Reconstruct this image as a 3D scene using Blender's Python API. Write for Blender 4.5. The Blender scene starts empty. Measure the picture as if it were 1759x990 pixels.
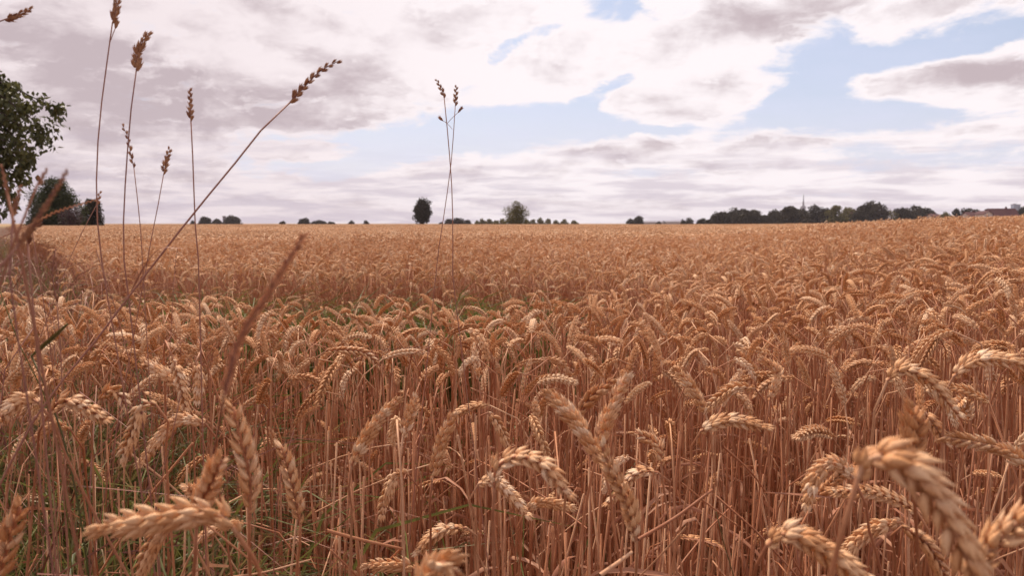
import bpy, math, random
import numpy as np
from mathutils import Matrix, Vector

SC = bpy.context.scene
COL = SC.collection
random.seed(11)
RNG = np.random.default_rng(11)
PI = math.pi

# ------------------------------------------------------------------ camera
CAM_Z = 1.10
TILT = math.atan(111.0 / 1368.0)
cam_d = bpy.data.cameras.new("camera")
cam = bpy.data.objects.new("camera", cam_d)
COL.objects.link(cam)
cam.location = (0, 0, CAM_Z)
cam.rotation_euler = (PI / 2 - TILT, 0, 0)
cam_d.lens = 28.0
cam_d.sensor_width = 36.0
cam_d.clip_start = 0.02
cam_d.clip_end = 20000
cam_d.dof.use_dof = True
cam_d.dof.focus_distance = 1.35
cam_d.dof.aperture_fstop = 12.0
SC.camera = cam

SC.view_settings.view_transform = 'Standard'
SC.view_settings.look = 'None'
SC.view_settings.exposure = 0.0
SC.view_settings.gamma = 1.0
SC.render.engine = 'CYCLES'
SC.cycles.max_bounces = 6
SC.cycles.diffuse_bounces = 4
SC.cycles.transmission_bounces = 3
SC.cycles.transparent_max_bounces = 6
SC.cycles.volume_bounces = 0

FPX = 1368.0
CT, ST = math.cos(TILT), math.sin(TILT)


def ray(px, py):
    u = (px - 879.5) / FPX
    v = -(py - 495.0) / FPX
    return np.array([u, CT + v * ST, -ST + v * CT])


def pix(px, py, d):
    """the point at camera depth d behind photograph pixel px, py"""
    return ray(px, py) * d + np.array([0, 0, CAM_Z])


def azel(px, py):
    r = ray(px, py)
    r = r / np.linalg.norm(r)
    return math.atan2(r[0], r[1]), math.asin(r[2])


# ------------------------------------------------------------------ light
SUN_EL = math.radians(56)
SUN_AZ = math.radians(-22)          # left of straight ahead, in front of the camera
sun_d = bpy.data.lights.new("sun", 'SUN')
sun_d.energy = 5.0
sun_d.angle = math.radians(3.0)
sun_d.color = (1.0, 0.88, 0.74)
sun = bpy.data.objects.new("sun", sun_d)
COL.objects.link(sun)
sdir = Vector((math.cos(SUN_EL) * math.sin(SUN_AZ), math.cos(SUN_EL) * math.cos(SUN_AZ), math.sin(SUN_EL)))
sun.rotation_euler = sdir.to_track_quat('Z', 'Y').to_euler()

world = bpy.data.worlds.new("World")
SC.world = world
world.use_nodes = True


class NT:
    """small helper for building node trees"""

    def __init__(self, tree):
        self.t = tree
        self.n = tree.nodes
        self.l = tree.links

    def new(self, kind, **kw):
        nd = self.n.new(kind)
        for k, v in kw.items():
            setattr(nd, k, v)
        return nd

    def put(self, sock, v):
        if v is None:
            return
        if isinstance(v, bpy.types.NodeSocket):
            self.l.new(v, sock)
        else:
            sock.default_value = v

    def math(self, op, a, b=None, c=None, clamp=False):
        nd = self.new('ShaderNodeMath', operation=op, use_clamp=clamp)
        self.put(nd.inputs[0], a)
        self.put(nd.inputs[1], b)
        self.put(nd.inputs[2], c)
        return nd.outputs[0]

    def vmath(self, op, a, b=None, out=0):
        nd = self.new('ShaderNodeVectorMath', operation=op)
        self.put(nd.inputs[0], a)
        self.put(nd.inputs[1], b)
        return nd.outputs[out]

    def noise(self, vec, scale, detail=4.0, rough=0.55, dist=0.0, out=0):
        nd = self.new('ShaderNodeTexNoise')
        self.put(nd.inputs['Vector'], vec)
        nd.inputs['Scale'].default_value = scale
        nd.inputs['Detail'].default_value = detail
        nd.inputs['Roughness'].default_value = rough
        nd.inputs['Distortion'].default_value = dist
        return nd.outputs[out]

    def rng(self, v, a, b, c=0.0, d=1.0, smooth=True):
        nd = self.new('ShaderNodeMapRange')
        nd.interpolation_type = 'SMOOTHSTEP' if smooth else 'LINEAR'
        self.put(nd.inputs[0], v)
        for i, x in enumerate((a, b, c, d)):
            nd.inputs[i + 1].default_value = x
        return nd.outputs[0]

    def mix(self, f, a, b, mode='MIX'):
        nd = self.new('ShaderNodeMix', data_type='RGBA', blend_type=mode)
        self.put(nd.inputs[0], f)
        self.put(nd.inputs[6], a if not isinstance(a, tuple) else (*a, 1.0))
        self.put(nd.inputs[7], b if not isinstance(b, tuple) else (*b, 1.0))
        return nd.outputs[2]


def build_world():
    T = NT(world.node_tree)
    T.n.clear()
    out = T.new('ShaderNodeOutputWorld')
    sky = T.new('ShaderNodeTexSky', sky_type='NISHITA')
    sky.sun_disc = False
    sky.sun_elevation = SUN_EL
    sky.sun_rotation = SUN_AZ
    sky.air_density = 1.0
    sky.dust_density = 2.0
    bg = T.new('ShaderNodeBackground')
    T.l.new(sky.outputs[0], bg.inputs[0])
    bg.inputs[1].default_value = 0.12
    tc = T.new('ShaderNodeTexCoord')
    sep = T.new('ShaderNodeSeparateXYZ')
    T.l.new(tc.outputs['Generated'], sep.inputs[0])
    X, Y, Z = sep.outputs
    az = T.math('ARCTAN2', X, Y)
    el = T.math('ARCSINE', Z)
    pc = T.new('ShaderNodeCombineXYZ')
    T.l.new(az, pc.inputs[0])
    T.l.new(el, pc.inputs[1])
    P = pc.outputs[0]
    # cloud deck coordinates: a layer far above, so it flattens towards the horizon
    zz = T.math('ADD', T.math('MAXIMUM', Z, 0.0), 0.13)
    dk = T.new('ShaderNodeCombineXYZ')
    T.l.new(T.math('DIVIDE', X, zz), dk.inputs[0])
    T.l.new(T.math('DIVIDE', Y, zz), dk.inputs[1])
    D = dk.outputs[0]
    # ragged, billowing edges
    st = T.vmath('MULTIPLY', P, (7.0, 15.0, 1.0))
    w1 = T.noise(st, 1.0, 7.0, 0.6, 0.3, out=1)
    off = T.vmath('MULTIPLY', T.vmath('SUBTRACT', w1, (0.5, 0.5, 0.5)), (0.16, 0.055, 0.0))
    W = T.vmath('ADD', P, off)

    def blobs(lst, vec):
        acc = None
        for (x, y, hw, hh, rot, wt) in lst:
            a, e = azel(x, y)
            mp = T.new('ShaderNodeMapping', vector_type='TEXTURE')
            T.l.new(vec, mp.inputs[0])
            mp.inputs['Location'].default_value = (a, e, 0)
            mp.inputs['Rotation'].default_value = (0, 0, math.radians(rot))
            mp.inputs['Scale'].default_value = (hw / FPX, hh / FPX, 1)
            ln = T.vmath('LENGTH', mp.outputs[0], out=1)
            v = T.rng(ln, 0.35, 1.35, wt, 0.0)
            acc = v if acc is None else T.math('ADD', acc, v)
        return acc

    # openings of blue between the clouds (x, y, half width, half height, turn, weight)
    holes = blobs([
        (1045, 8, 66, 30, 10, 1.0), (868, 88, 46, 14, 25, .75), (920, 62, 40, 10, 10, .4),
        (810, 232, 215, 46, 4, 1.1), (650, 262, 125, 36, 12, 1.0), (960, 205, 120, 28, -4, 1.1), (1012, 165, 46, 22, 20, .8), (490, 266, 130, 36, 6, .8), (525, 264, 85, 15, 0, -1.5), (505, 305, 40, 9, 0, -.6),
        (1062, 135, 44, 14, 10, .7), (1100, 222, 80, 12, 4, .8),
        (1405, 135, 80, 84, 0, 1.1), (1330, 195, 110, 34, 18, .9), (1560, 88, 175, 30, 12, 1.0), (1720, 60, 90, 16, 12, .6),
        (1560, 200, 170, 22, -4, .9), (1470, 215, 90, 20, 0, .5), (1640, 262, 130, 10, 4, .45), (1160, 222, 70, 14, 8, .5),
        (1600, 283, 180, 16, 0, .7), (1480, 262, 70, 14, 0, .6), (1120, 300, 90, 10, 0, .5), (1000, 320, 200, 8, 0, .2), (560, 300, 130, 10, 2, .35), (1250, 330, 200, 8, 0, .2),
    ], W)
    # thick parts seen from below
    shade = blobs([
        (1290, 35, 150, 42, 6, 1.0), (1640, 8, 130, 26, -4, .75), (1610, 145, 120, 30, 7, 1.0), (1720, 130, 70, 30, 10, .45),
        (1190, 170, 110, 34, 10, .55), (1040, 262, 150, 20, 7, .6), (1330, 252, 190, 24, -3, .6), (1690, 232, 110, 10, 6, .5),
        (1250, 290, 260, 14, -2, .35), (880, 300, 260, 12, 3, .35),
        (120, 150, 260, 100, -8, .75), (420, 165, 300, 55, -6, .9), (610, 130, 120, 50, 0, .55), (60, 30, 200, 60, 0, .45), (330, 215, 300, 35, 0, .55),
        (520, 45, 170, 50, -15, .5), (700, 60, 80, 40, 0, .25), (1000, 100, 150, 22, 0, .25), (60, 330, 260, 60, 0, .55), (300, 290, 260, 24, 0, .4),
        (500, 275, 90, 10, -3, .5), (700, 345, 500, 16, 0, .35), (1250, 350, 600, 14, 0, .35),
    ], W)
    front = T.rng(T.math('ABSOLUTE', az), 0.72, 1.1, 1.0, 0.0)
    front = T.math('MULTIPLY', front, T.rng(el, 0.34, 0.6, 1.0, 0.0))
    n1 = T.noise(D, 1.1, 8.0, 0.56, 0.2)
    n2 = T.noise(D, 0.42, 3.0, 0.5, 0.0)
    n3 = T.noise(D, 2.6, 7.0, 0.58, 0.15)
    n4 = T.noise(T.vmath('MULTIPLY', P, (15.0, 24.0, 1.0)), 1.0, 9.0, 0.64, 0.6)
    n5 = T.noise(D, 5.5, 8.0, 0.62, 0.4)
    far_holes = T.rng(n2, 0.50, 0.62)
    hol = T.math('ADD', T.math('MULTIPLY', holes, front), T.math('MULTIPLY', far_holes, T.math('SUBTRACT', 1.0, front)))
    hv = T.math('ADD', hol, T.math('MULTIPLY', T.math('SUBTRACT', n1, 0.5), 1.4))
    fine = T.math('ADD', T.math('MULTIPLY', T.math('SUBTRACT', n4, 0.5), 1.7), T.math('MULTIPLY', T.math('SUBTRACT', n5, 0.5), 1.2))
    hv = T.math('ADD', hv, fine)
    clear = T.rng(hv, 0.22, 0.98)
    low_haze = T.rng(el, 0.0, 0.17, 0.55, 1.0)
    clear = T.math('MULTIPLY', clear, low_haze)
    sh = T.math('ADD', T.math('MULTIPLY', shade, front), T.math('MULTIPLY', n2, T.math('SUBTRACT', 0.9, T.math('MULTIPLY', front, 0.9))))
    sh = T.math('ADD', sh, T.math('MULTIPLY', T.math('SUBTRACT', n3, 0.5), 2.1))
    sh = T.math('ADD', sh, T.math('MULTIPLY', fine, 0.8))
    # cloud edges stay bright: the shade fades where the opening begins
    sh = T.math('SUBTRACT', sh, T.math('MULTIPLY', T.rng(hv, 0.02, 0.36), 0.8))
    # undersides dark, tops bright: compare the cloud mass just above and just below
    def mass(dy):
        v = T.vmath('ADD', T.vmath('MULTIPLY', T.vmath('ADD', P, (0.0, dy, 0.0)), (10.0, 17.0, 1.0)), (3.1, 0.0, 0.0))
        return T.noise(v, 1.0, 7.0, 0.56, 0.5)
    relief = T.math('SUBTRACT', mass(0.016), mass(-0.008))
    sh = T.math('ADD', sh, T.math('MULTIPLY', relief, 2.5))
    thick = T.rng(sh, -0.1, 1.7)
    # long flat rolls near the horizon
    rl = T.noise(T.vmath('MULTIPLY', P, (8.0, 68.0, 1.0)), 1.0, 6.0, 0.58, 0.3)
    rolls = T.math('MULTIPLY', T.rng(rl, 0.42, 0.62), T.rng(el, 0.01, 0.15, 0.75, 0.0))
    lefty = T.rng(az, -0.75, 0.05, 0.28, 0.0)
    thick = T.math('ADD', thick, T.math('MULTIPLY', lefty, front), clamp=True)
    white = T.mix(T.rng(az, -0.5, 0.1, 0.45, 0.0), (1.04, 0.96, 0.98), (0.95, 0.80, 0.81))
    cc = T.mix(thick, white, (0.58, 0.48, 0.51))
    cc = T.mix(rolls, cc, (0.60, 0.52, 0.60))
    bgc = T.new('ShaderNodeBackground')
    T.l.new(cc, bgc.inputs[0])
    bgc.inputs[1].default_value = 1.0
    # thin veil whitening the blue
    veil = T.new('ShaderNodeBackground')
    veil.inputs[0].default_value = (0.75, 0.77, 0.98, 1)
    veil.inputs[1].default_value = 1.0
    mv = T.new('ShaderNodeMixShader')
    T.put(mv.inputs[0], T.math('ADD', T.rng(el, 0.0, 0.3, 0.75, 0.42), T.math('MULTIPLY', T.math('SUBTRACT', n3, 0.5), 0.5)))
    T.l.new(bg.outputs[0], mv.inputs[1])
    T.l.new(veil.outputs[0], mv.inputs[2])
    ms = T.new('ShaderNodeMixShader')
    T.l.new(clear, ms.inputs[0])
    T.l.new(bgc.outputs[0], ms.inputs[1])
    T.l.new(mv.outputs[0], ms.inputs[2])
    T.l.new(ms.outputs[0], out.inputs[0])


build_world()

# ------------------------------------------------------------------ materials


def new_mat(name):
    m = bpy.data.materials.new(name)
    m.use_nodes = True
    T = NT(m.node_tree)
    bsdf = T.n['Principled BSDF']
    return m, T, bsdf


def plant_mat(name, cols, rough=0.55, scale=60.0, transl=0.0, bump=0.0, bscale=300.0, spec=0.3, patchy=False):
    """cols: list of colours; the thing's own tint (object colour) and chance choose between them"""
    m, T, b = new_mat(name)
    oi = T.new('ShaderNodeObjectInfo')
    tc = T.new('ShaderNodeTexCoord')
    n = T.noise(tc.outputs['Object'], scale, 3.0, 0.6)
    at = T.new('ShaderNodeAttribute', attribute_name='tint')
    r = T.math('FRACT', T.math('ADD', oi.outputs['Random'], at.outputs['Fac']))
    f = T.math('ADD', T.math('MULTIPLY', r, 0.7), T.math('MULTIPLY', n, 0.5))
    cr = T.new('ShaderNodeValToRGB')
    T.l.new(f, cr.inputs[0])
    e = cr.color_ramp.elements
    k = len(cols)
    e[0].position = 0.15
    e[0].color = (*cols[0], 1)
    e[1].position = 0.95
    e[1].color = (*cols[-1], 1)
    for i in range(1, k - 1):
        q = e.new(0.15 + 0.8 * i / (k - 1))
        q.color = (*cols[i], 1)
    c = T.mix(1.0, cr.outputs[0], oi.outputs['Color'], 'MULTIPLY')
    if patchy:
        # broad differences of ripeness over the field
        ge = T.new('ShaderNodeNewGeometry')
        pn = T.noise(T.vmath('MULTIPLY', ge.outputs['Position'], (1, .6, 0)), .16, 3.0, .6)
        c = T.mix(T.rng(pn, .35, .66), T.mix(1.0, c, (.86, .78, .70), 'MULTIPLY'), T.mix(1.0, c, (1.06, 1.05, 1.03), 'MULTIPLY'))
        w = T.noise(T.vmath('MULTIPLY', tc.outputs['Object'], (1, 1, .25)), 420, 2.0, .5)
        c = T.mix(T.rng(w, .42, .68, 0, .25), c, T.mix(1.0, c, (.62, .5, .42), 'MULTIPLY'))
    T.l.new(c, b.inputs['Base Color'])
    b.inputs['Roughness'].default_value = rough
    b.inputs['Specular IOR Level'].default_value = spec
    if bump:
        bn = T.new('ShaderNodeBump')
        bn.inputs['Strength'].default_value = bump
        bn.inputs['Distance'].default_value = 0.001
        T.l.new(T.noise(T.vmath('MULTIPLY', tc.outputs['Object'], (1, 1, 0.3)), bscale, 2.0), bn.inputs['Height'])
        T.l.new(bn.outputs[0], b.inputs['Normal'])
    if transl:
        tr = T.new('ShaderNodeBsdfTranslucent')
        T.l.new(c, tr.inputs[0])
        mx = T.new('ShaderNodeMixShader')
        mx.inputs[0].default_value = transl
        T.l.new(b.outputs[0], mx.inputs[1])
        T.l.new(tr.outputs[0], mx.inputs[2])
        T.l.new(mx.outputs[0], T.n['Material Output'].inputs[0])
    return m


def plain_mat(name, c1, c2=None, scale=1.0, rough=0.8, detail=4.0):
    m, T, b = new_mat(name)
    c2 = c2 or tuple(x * 0.7 for x in c1)
    tc = T.new('ShaderNodeTexCoord')
    n = T.noise(tc.outputs['Object'], scale, detail, 0.6)
    T.l.new(T.mix(T.rng(n, 0.3, 0.7), c1, c2), b.inputs['Base Color'])
    b.inputs['Roughness'].default_value = rough
    b.inputs['Specular IOR Level'].default_value = 0.2
    return m


M_EAR = plant_mat('ripe_ear', [(.89, .60, .37), (.82, .49, .26), (.66, .33, .145), (.93, .69, .47)], 0.55, 90, 0.05, 0.6, 1100, 0.3, True)
M_STEM = plant_mat('straw', [(.62, .325, .185), (.52, .235, .125), (.36, .14, .072), (.50, .26, .15), (.70, .43, .27)], 0.55, 25, 0.0, 0.0, 300, .2, True)
M_LEAF = plant_mat('dry_leaf', [(.52, .28, .17), (.42, .18, .10), (.33, .13, .07)], 0.65, 25, 0.25)
M_CULM = plant_mat('grass_culm', [(.26, .10, .07), (.34, .15, .09), (.20, .07, .055)], 0.5, 20)
M_SEED = plant_mat('grass_seed_head', [(.42, .19, .10), (.55, .29, .15), (.32, .13, .07)], 0.6, 400, 0.2)
M_GREEN = plant_mat('green_blade', [(.13, .14, .035), (.18, .175, .045), (.09, .095, .028), (.30, .19, .08)], 0.5, 6, 0.35)
M_WEED = plant_mat('weed_green', [(.15, .16, .03), (.10, .11, .025), (.24, .17, .05)], 0.55, 8, 0.35)
M_CROWN = plant_mat('tree_leaves', [(.050, .042, .028), (.066, .054, .032), (.042, .034, .026)], 0.7, 1.0, 0.08, spec=.1)
M_COPSE = plant_mat('copse_leaves', [(.055, .062, .028), (.075, .080, .034), (.045, .048, .026)], 0.7, 1.0, 0.1, spec=.1)
M_CROWN2 = plant_mat('thin_tree_leaves', [(.13, .115, .045), (.17, .145, .055), (.10, .08, .036)], 0.6, 1.0, 0.2, spec=.1)
M_CROWNP = plant_mat('copper_leaves', [(.055, .028, .030), (.075, .035, .035), (.04, .024, .024)], 0.6, 1.0, 0.2)
M_WALNUT = plant_mat('broad_leaves', [(.085, .085, .032), (.12, .115, .04), (.06, .062, .026)], 0.5, 1.0, 0.3)
M_BARK = plain_mat('bark', (.10, .07, .055), (.05, .035, .03), 8.0, 0.9)
M_WALL = plain_mat('render_wall', (.45, .40, .40), (.38, .34, .34), 1.0)
M_ROOF = plain_mat('red_roof', (.095, .034, .034), (.07, .03, .032), 1.0)
M_GLASS = plain_mat('dark_window', (.05, .06, .08), (.08, .09, .11), 1.0, 0.2)
M_CONC = plain_mat('concrete', (.24, .22, .25), (.19, .18, .21), 0.05)
M_STEEL = plain_mat('steel', (.30, .27, .30), (.24, .22, .25), 0.1, 0.5)
M_BLUE = plain_mat('blue_cladding', (.22, .27, .38), (.18, .22, .32), 0.1, 0.4)


def ground_mat():
    m, T, b = new_mat('soil')
    tc = T.new('ShaderNodeTexCoord')
    o = tc.outputs['Object']
    n = T.noise(o, 9.0, 6.0, 0.65)
    n2 = T.noise(o, 0.9, 3.0)
    c = T.mix(T.rng(n, 0.35, 0.65), (.17, .085, .055), (.08, .042, .03))
    c = T.mix(T.rng(n2, 0.5, 0.7, 0, 0.5), c, (.07, .075, .03))
    # past the crop the ground is stubble and pasture
    ln = T.vmath('LENGTH', o, out=1)
    c = T.mix(T.rng(ln, 150, 420), c, T.mix(T.rng(T.noise(o, 0.01, 3.0), 0.4, 0.6), (.40, .24, .13), (.20, .16, .08)))
    T.l.new(c, b.inputs['Base Color'])
    b.inputs['Roughness'].default_value = 0.95
    b.inputs['Specular IOR Level'].default_value = 0.1
    bn = T.new('ShaderNodeBump')
    bn.inputs['Strength'].default_value = 0.8
    bn.inputs['Distance'].default_value = 0.02
    T.l.new(T.noise(o, 40.0, 6.0), bn.inputs['Height'])
    T.l.new(bn.outputs[0], b.inputs['Normal'])
    return m


M_SOIL = ground_mat()

# ------------------------------------------------------------------ mesh tools


class MB:
    """collects pieces; build() makes one mesh"""

    def __init__(self):
        self.v, self.f, self.m, self.t = [], [], [], []
        self.n = 0

    def add(self, verts, faces, mi=0, tint=0.0):
        verts = np.asarray(verts, dtype=float).reshape(-1, 3)
        o = self.n
        self.v.append(verts)
        self.f.extend([tuple(i + o for i in f) for f in faces])
        self.m.extend([mi] * len(faces))
        self.t.append(np.full(len(verts), tint))
        self.n += len(verts)

    def mesh(self, name, mats, smooth=True, tint=False):
        me = bpy.data.meshes.new(name)
        me.from_pydata(np.concatenate(self.v).tolist() if self.v else [], [], self.f)
        for m in mats:
            me.materials.append(m)
        if len(mats) > 1:
            me.polygons.foreach_set('material_index', np.array(self.m, dtype=np.int32))
        if smooth:
            me.polygons.foreach_set('use_smooth', np.ones(len(self.f), dtype=bool))
        if tint:
            a = me.attributes.new('tint', 'FLOAT', 'POINT')
            a.data.foreach_set('value', np.concatenate(self.t).astype(np.float32))
        me.update()
        return me


def catmull(pts, n):
    """n points evenly spaced on a smooth curve through pts"""
    p = np.asarray(pts, dtype=float)
    if len(p) == 2:
        t = np.linspace(0, 1, n)[:, None]
        return p[0] * (1 - t) + p[1] * t
    q = np.vstack([2 * p[0] - p[1], p, 2 * p[-1] - p[-2]])
    out = []
    for i in range(1, len(q) - 2):
        a, b, c, d = q[i - 1], q[i], q[i + 1], q[i + 2]
        t0 = 0.0
        t1 = t0 + max(np.linalg.norm(b - a), 1e-9) ** .5
        t2 = t1 + max(np.linalg.norm(c - b), 1e-9) ** .5
        t3 = t2 + max(np.linalg.norm(d - c), 1e-9) ** .5
        t = (t1 + (t2 - t1) * np.linspace(0, 1, 16, endpoint=False))[:, None]
        A1 = (t1 - t) / (t1 - t0) * a + (t - t0) / (t1 - t0) * b
        A2 = (t2 - t) / (t2 - t1) * b + (t - t1) / (t2 - t1) * c
        A3 = (t3 - t) / (t3 - t2) * c + (t - t2) / (t3 - t2) * d
        B1 = (t2 - t) / (t2 - t0) * A1 + (t - t0) / (t2 - t0) * A2
        B2 = (t3 - t) / (t3 - t1) * A2 + (t - t1) / (t3 - t1) * A3
        out.append((t2 - t) / (t2 - t1) * B1 + (t - t1) / (t2 - t1) * B2)
    out = np.vstack(out + [q[-2][None]])
    return resample(out, n)


def resample(p, n):
    s = np.concatenate([[0], np.cumsum(np.linalg.norm(np.diff(p, axis=0), axis=1))])
    t = np.linspace(0, s[-1], n)
    return np.stack([np.interp(t, s, p[:, k]) for k in range(3)], axis=1)


def length(p):
    return float(np.linalg.norm(np.diff(p, axis=0), axis=1).sum())


def unit(v):
    return v / (np.linalg.norm(v) + 1e-12)


def frames(p, roll=0.0):
    """tangent, side and binormal along a curve without twist"""
    n = len(p)
    tg = np.gradient(p, axis=0)
    tg = tg / (np.linalg.norm(tg, axis=1)[:, None] + 1e-12)
    ref = np.array([0, 1.0, 0]) if abs(tg[0][1]) < 0.8 else np.array([1.0, 0, 0])
    a = unit(np.cross(tg[0], ref))
    b = np.cross(tg[0], a)
    N = [math.cos(roll) * a + math.sin(roll) * b]
    for i in range(1, n):
        v = N[-1] - tg[i] * float(np.dot(N[-1], tg[i]))
        N.append(unit(v))
    N = np.array(N)
    return tg, N, np.cross(tg, N)


def tube(mb, p, r, sides=5, mi=0, tint=0.0, cap=True):
    p = np.asarray(p, dtype=float)
    n = len(p)
    r = np.broadcast_to(np.asarray(r, dtype=float), (n,))
    tg, N, B = frames(p)
    a = np.arange(sides) * 2 * PI / sides
    vs = (p[:, None] + r[:, None, None] * (np.cos(a)[None, :, None] * N[:, None] + np.sin(a)[None, :, None] * B[:, None])).reshape(-1, 3)
    fs = []
    for i in range(n - 1):
        for k in range(sides):
            k2 = (k + 1) % sides
            fs.append((i * sides + k, i * sides + k2, (i + 1) * sides + k2, (i + 1) * sides + k))
    if cap:
        fs.append(tuple(range((n - 1) * sides, n * sides)))
    mb.add(vs, fs, mi, tint)


def ribbon(mb, p, w, roll=0.0, mi=0, tint=0.0, twist=0.0, keel=0.25):
    """a long narrow leaf with a shallow keel"""
    p = np.asarray(p, dtype=float)
    n = len(p)
    w = np.asarray(w, dtype=float)
    tg, N, B = frames(p, roll)
    a = np.linspace(0, twist, n)[:, None]
    S = N * np.cos(a) + B * np.sin(a)
    U = np.cross(tg, S)
    L, R = p + S * w[:, None], p - S * w[:, None]
    C = p + U * (w * keel)[:, None]
    vs = np.stack([L, C, R], axis=1).reshape(-1, 3)
    fs = []
    for i in range(n - 1):
        for k in range(2):
            fs.append((3 * i + k, 3 * i + k + 1, 3 * i + 4 + k, 3 * i + 3 + k))
    mb.add(vs, fs, mi, tint)


def husk_shape(sides, prof, flat=0.72):
    """a plump pointed husk along +Z, unit length"""
    vs, fs = [], []
    for (t, r, bend) in prof:
        for k in range(sides):
            a = 2 * PI * k / sides
            vs.append((r * math.cos(a), r * flat * math.sin(a) + bend, t))
    for i in range(len(prof) - 1):
        for k in range(sides):
            k2 = (k + 1) % sides
            fs.append((i * sides + k, i * sides + k2, (i + 1) * sides + k2, (i + 1) * sides + k))
    return np.array(vs), fs


HUSK_HI = husk_shape(6, [(0, .08, 0), (.12, .18, .02), (.34, .232, .05), (.58, .185, .045), (.80, .09, .01), (1.0, .022, -.015), (1.08, .004, -.01)])
HUSK_MID = husk_shape(5, [(0, .10, 0), (.22, .22, .03), (.55, .22, .04), (.82, .10, 0), (1.0, .01, -.05)])
HUSK_LO = husk_shape(4, [(0, .10, 0), (.4, .215, .03), (1.08, .01, -.01)])


def put_husk(mb, shape, o, d, outw, ln, wd, mi=0, tint=0.0):
    z = unit(d)
    y = unit(outw - z * np.dot(outw, z))
    x = np.cross(y, z)
    v = shape[0] * np.array([wd, wd, ln])
    mb.add(o + v[:, :1] * x + v[:, 1:2] * y + v[:, 2:] * z, shape[1], mi, tint)


def spikelet_into(mb, shape, o, T_, N_, B_, s, ln, rnd, n=5, mi=0, tint=0.0):
    """one spikelet: a small fan of husks leaving the rachis on side s"""
    out = N_ * s
    j = lambda a: rnd.uniform(-a, a) * 1.25
    ln = ln * rnd.uniform(.9, 1.08)
    o = o + out * 0.0012
    if n >= 5:
        put_husk(mb, shape, o + B_ * .0022, T_ + out * (.42 + j(.06)) + B_ * (.52 + j(.08)), out + B_ * .8, ln * .92, ln * .92, mi, tint)
        put_husk(mb, shape, o - B_ * .0022, T_ + out * (.42 + j(.06)) - B_ * (.52 + j(.08)), out - B_ * .8, ln * .92, ln * .92, mi, tint)
        put_husk(mb, shape, o + B_ * .0012 + T_ * .001, T_ + out * (.62 + j(.06)) + B_ * (.22 + j(.06)), out + B_ * .4, ln * 1.08, ln * 1.0, mi, tint)
        put_husk(mb, shape, o - B_ * .0012 + T_ * .001, T_ + out * (.58 + j(.06)) - B_ * (.22 + j(.06)), out - B_ * .4, ln * 1.02, ln * 1.0, mi, tint)
        put_husk(mb, shape, o + T_ * .002, T_ + out * (.40 + j(.06)), out, ln * 1.1, ln * .8, mi, tint)
    else:
        put_husk(mb, shape, o + B_ * .002, T_ + out * (.5 + j(.08)) + B_ * (.42 + j(.08)), out + B_ * .6, ln, ln * 1.12, mi, tint)
        put_husk(mb, shape, o - B_ * .002, T_ + out * (.5 + j(.08)) - B_ * (.42 + j(.08)), out - B_ * .6, ln, ln * 1.12, mi, tint)
        if n >= 3:
            put_husk(mb, shape, o + T_ * .001, T_ + out * (.5 + j(.08)), out, ln * 1.1, ln, mi, tint)


def spikelet_sites(p, roll, rnd, pitch=.0043, size=1.0):
    """where each spikelet sits on an ear's rachis p"""
    L = length(p)
    n = max(8, int(L / (pitch * size)))
    q = resample(p, n + 1)
    tg, N, B = frames(q, roll)
    out = []
    for i in range(n):
        t = i / (n - 1)
        env = (0.62 + 0.42 * min(1, t * 6)) * (1.0 - 0.35 * max(0, (t - 0.75) / 0.25))
        out.append((q[i], tg[i], N[i], B[i], 1 if i % 2 else -1, env * size * (rnd.uniform(.90, 1.10) if rnd.random() > .07 else .6)))
    out.append((q[n], tg[n], N[n], B[n], 0.15, 0.72 * size))
    return out


def ear_into(mb, p, roll, rnd, lod=0, size=1.0, mi=0, tint=0.0):
    if lod <= 1:
        shape, nh = (HUSK_HI, 5) if lod == 0 else (HUSK_LO, 3)
        pitch = .0043 if lod == 0 else .0058
        for (o, T_, N_, B_, s, e) in spikelet_sites(p, roll, rnd, pitch, size):
            spikelet_into(mb, shape, o, T_, N_, B_, s, (.0108 if lod == 0 else .0125) * e, rnd, nh, mi, tint)
        tube(mb, resample(p, 8), .0012, 4, mi, tint)
    else:
        k = 9 if lod == 2 else 5
        q = resample(p, k)
        r = np.array([.0035] + [.0072 if i % 2 else .0052 for i in range(k - 2)] + [.0012]) * size * (1 if lod == 2 else 1.15)
        tube(mb, q, r, 4 if lod == 2 else 3, mi, tint)


def wheat_line(H, nod, neck, ear_len, lean, rnd):
    """centre line of a stalk in the XZ plane: straight straw, bending neck, curved ear; returns stem and ear curves"""
    ds = 0.005
    ns, nn, ne = int((H - .05) / ds), int(neck / ds), int(ear_len / ds)
    th, pts = lean, [np.zeros(3)]
    wob = rnd.uniform(-.05, .05)
    for i in range(ns + nn + ne):
        if i < ns:
            t = i / ns
            a = lean + wob * math.sin(t * 5) + 0.10 * t * t * (nod > .4)
        elif i < ns + nn:
            t = (i - ns) / max(nn, 1)
            a = lean + 0.10 * (nod > .4) + nod * 0.62 * t ** 1.3
        else:
            t = (i - ns - nn) / ne
            a = lean + 0.10 * (nod > .4) + nod * (0.62 + 0.38 * min(1, t * 1.3))
        pts.append(pts[-1] + ds * np.array([math.sin(a), 0, math.cos(a)]))
    p = np.array(pts)
    # slight sideways sway
    p[:, 1] += np.linspace(0, 1, len(p)) ** 2 * rnd.uniform(-.05, .05)
    cut = ns + nn
    kk = np.clip((np.arange(len(p)) - ns) / max(1, len(p) - ns), 0, 1)
    p[:, 1] += kk ** 2 * rnd.uniform(-.035, .035) + np.sin(kk * 5) * rnd.uniform(-.003, .003)
    dz = H - p[:, 2].max()
    # keep the top of the bend at height H by sliding the straw
    p[:, 2] += dz * np.clip(np.arange(len(p)) / max(ns, 1), 0, 1)
    return p[:cut + 1], p[cut:]


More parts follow.
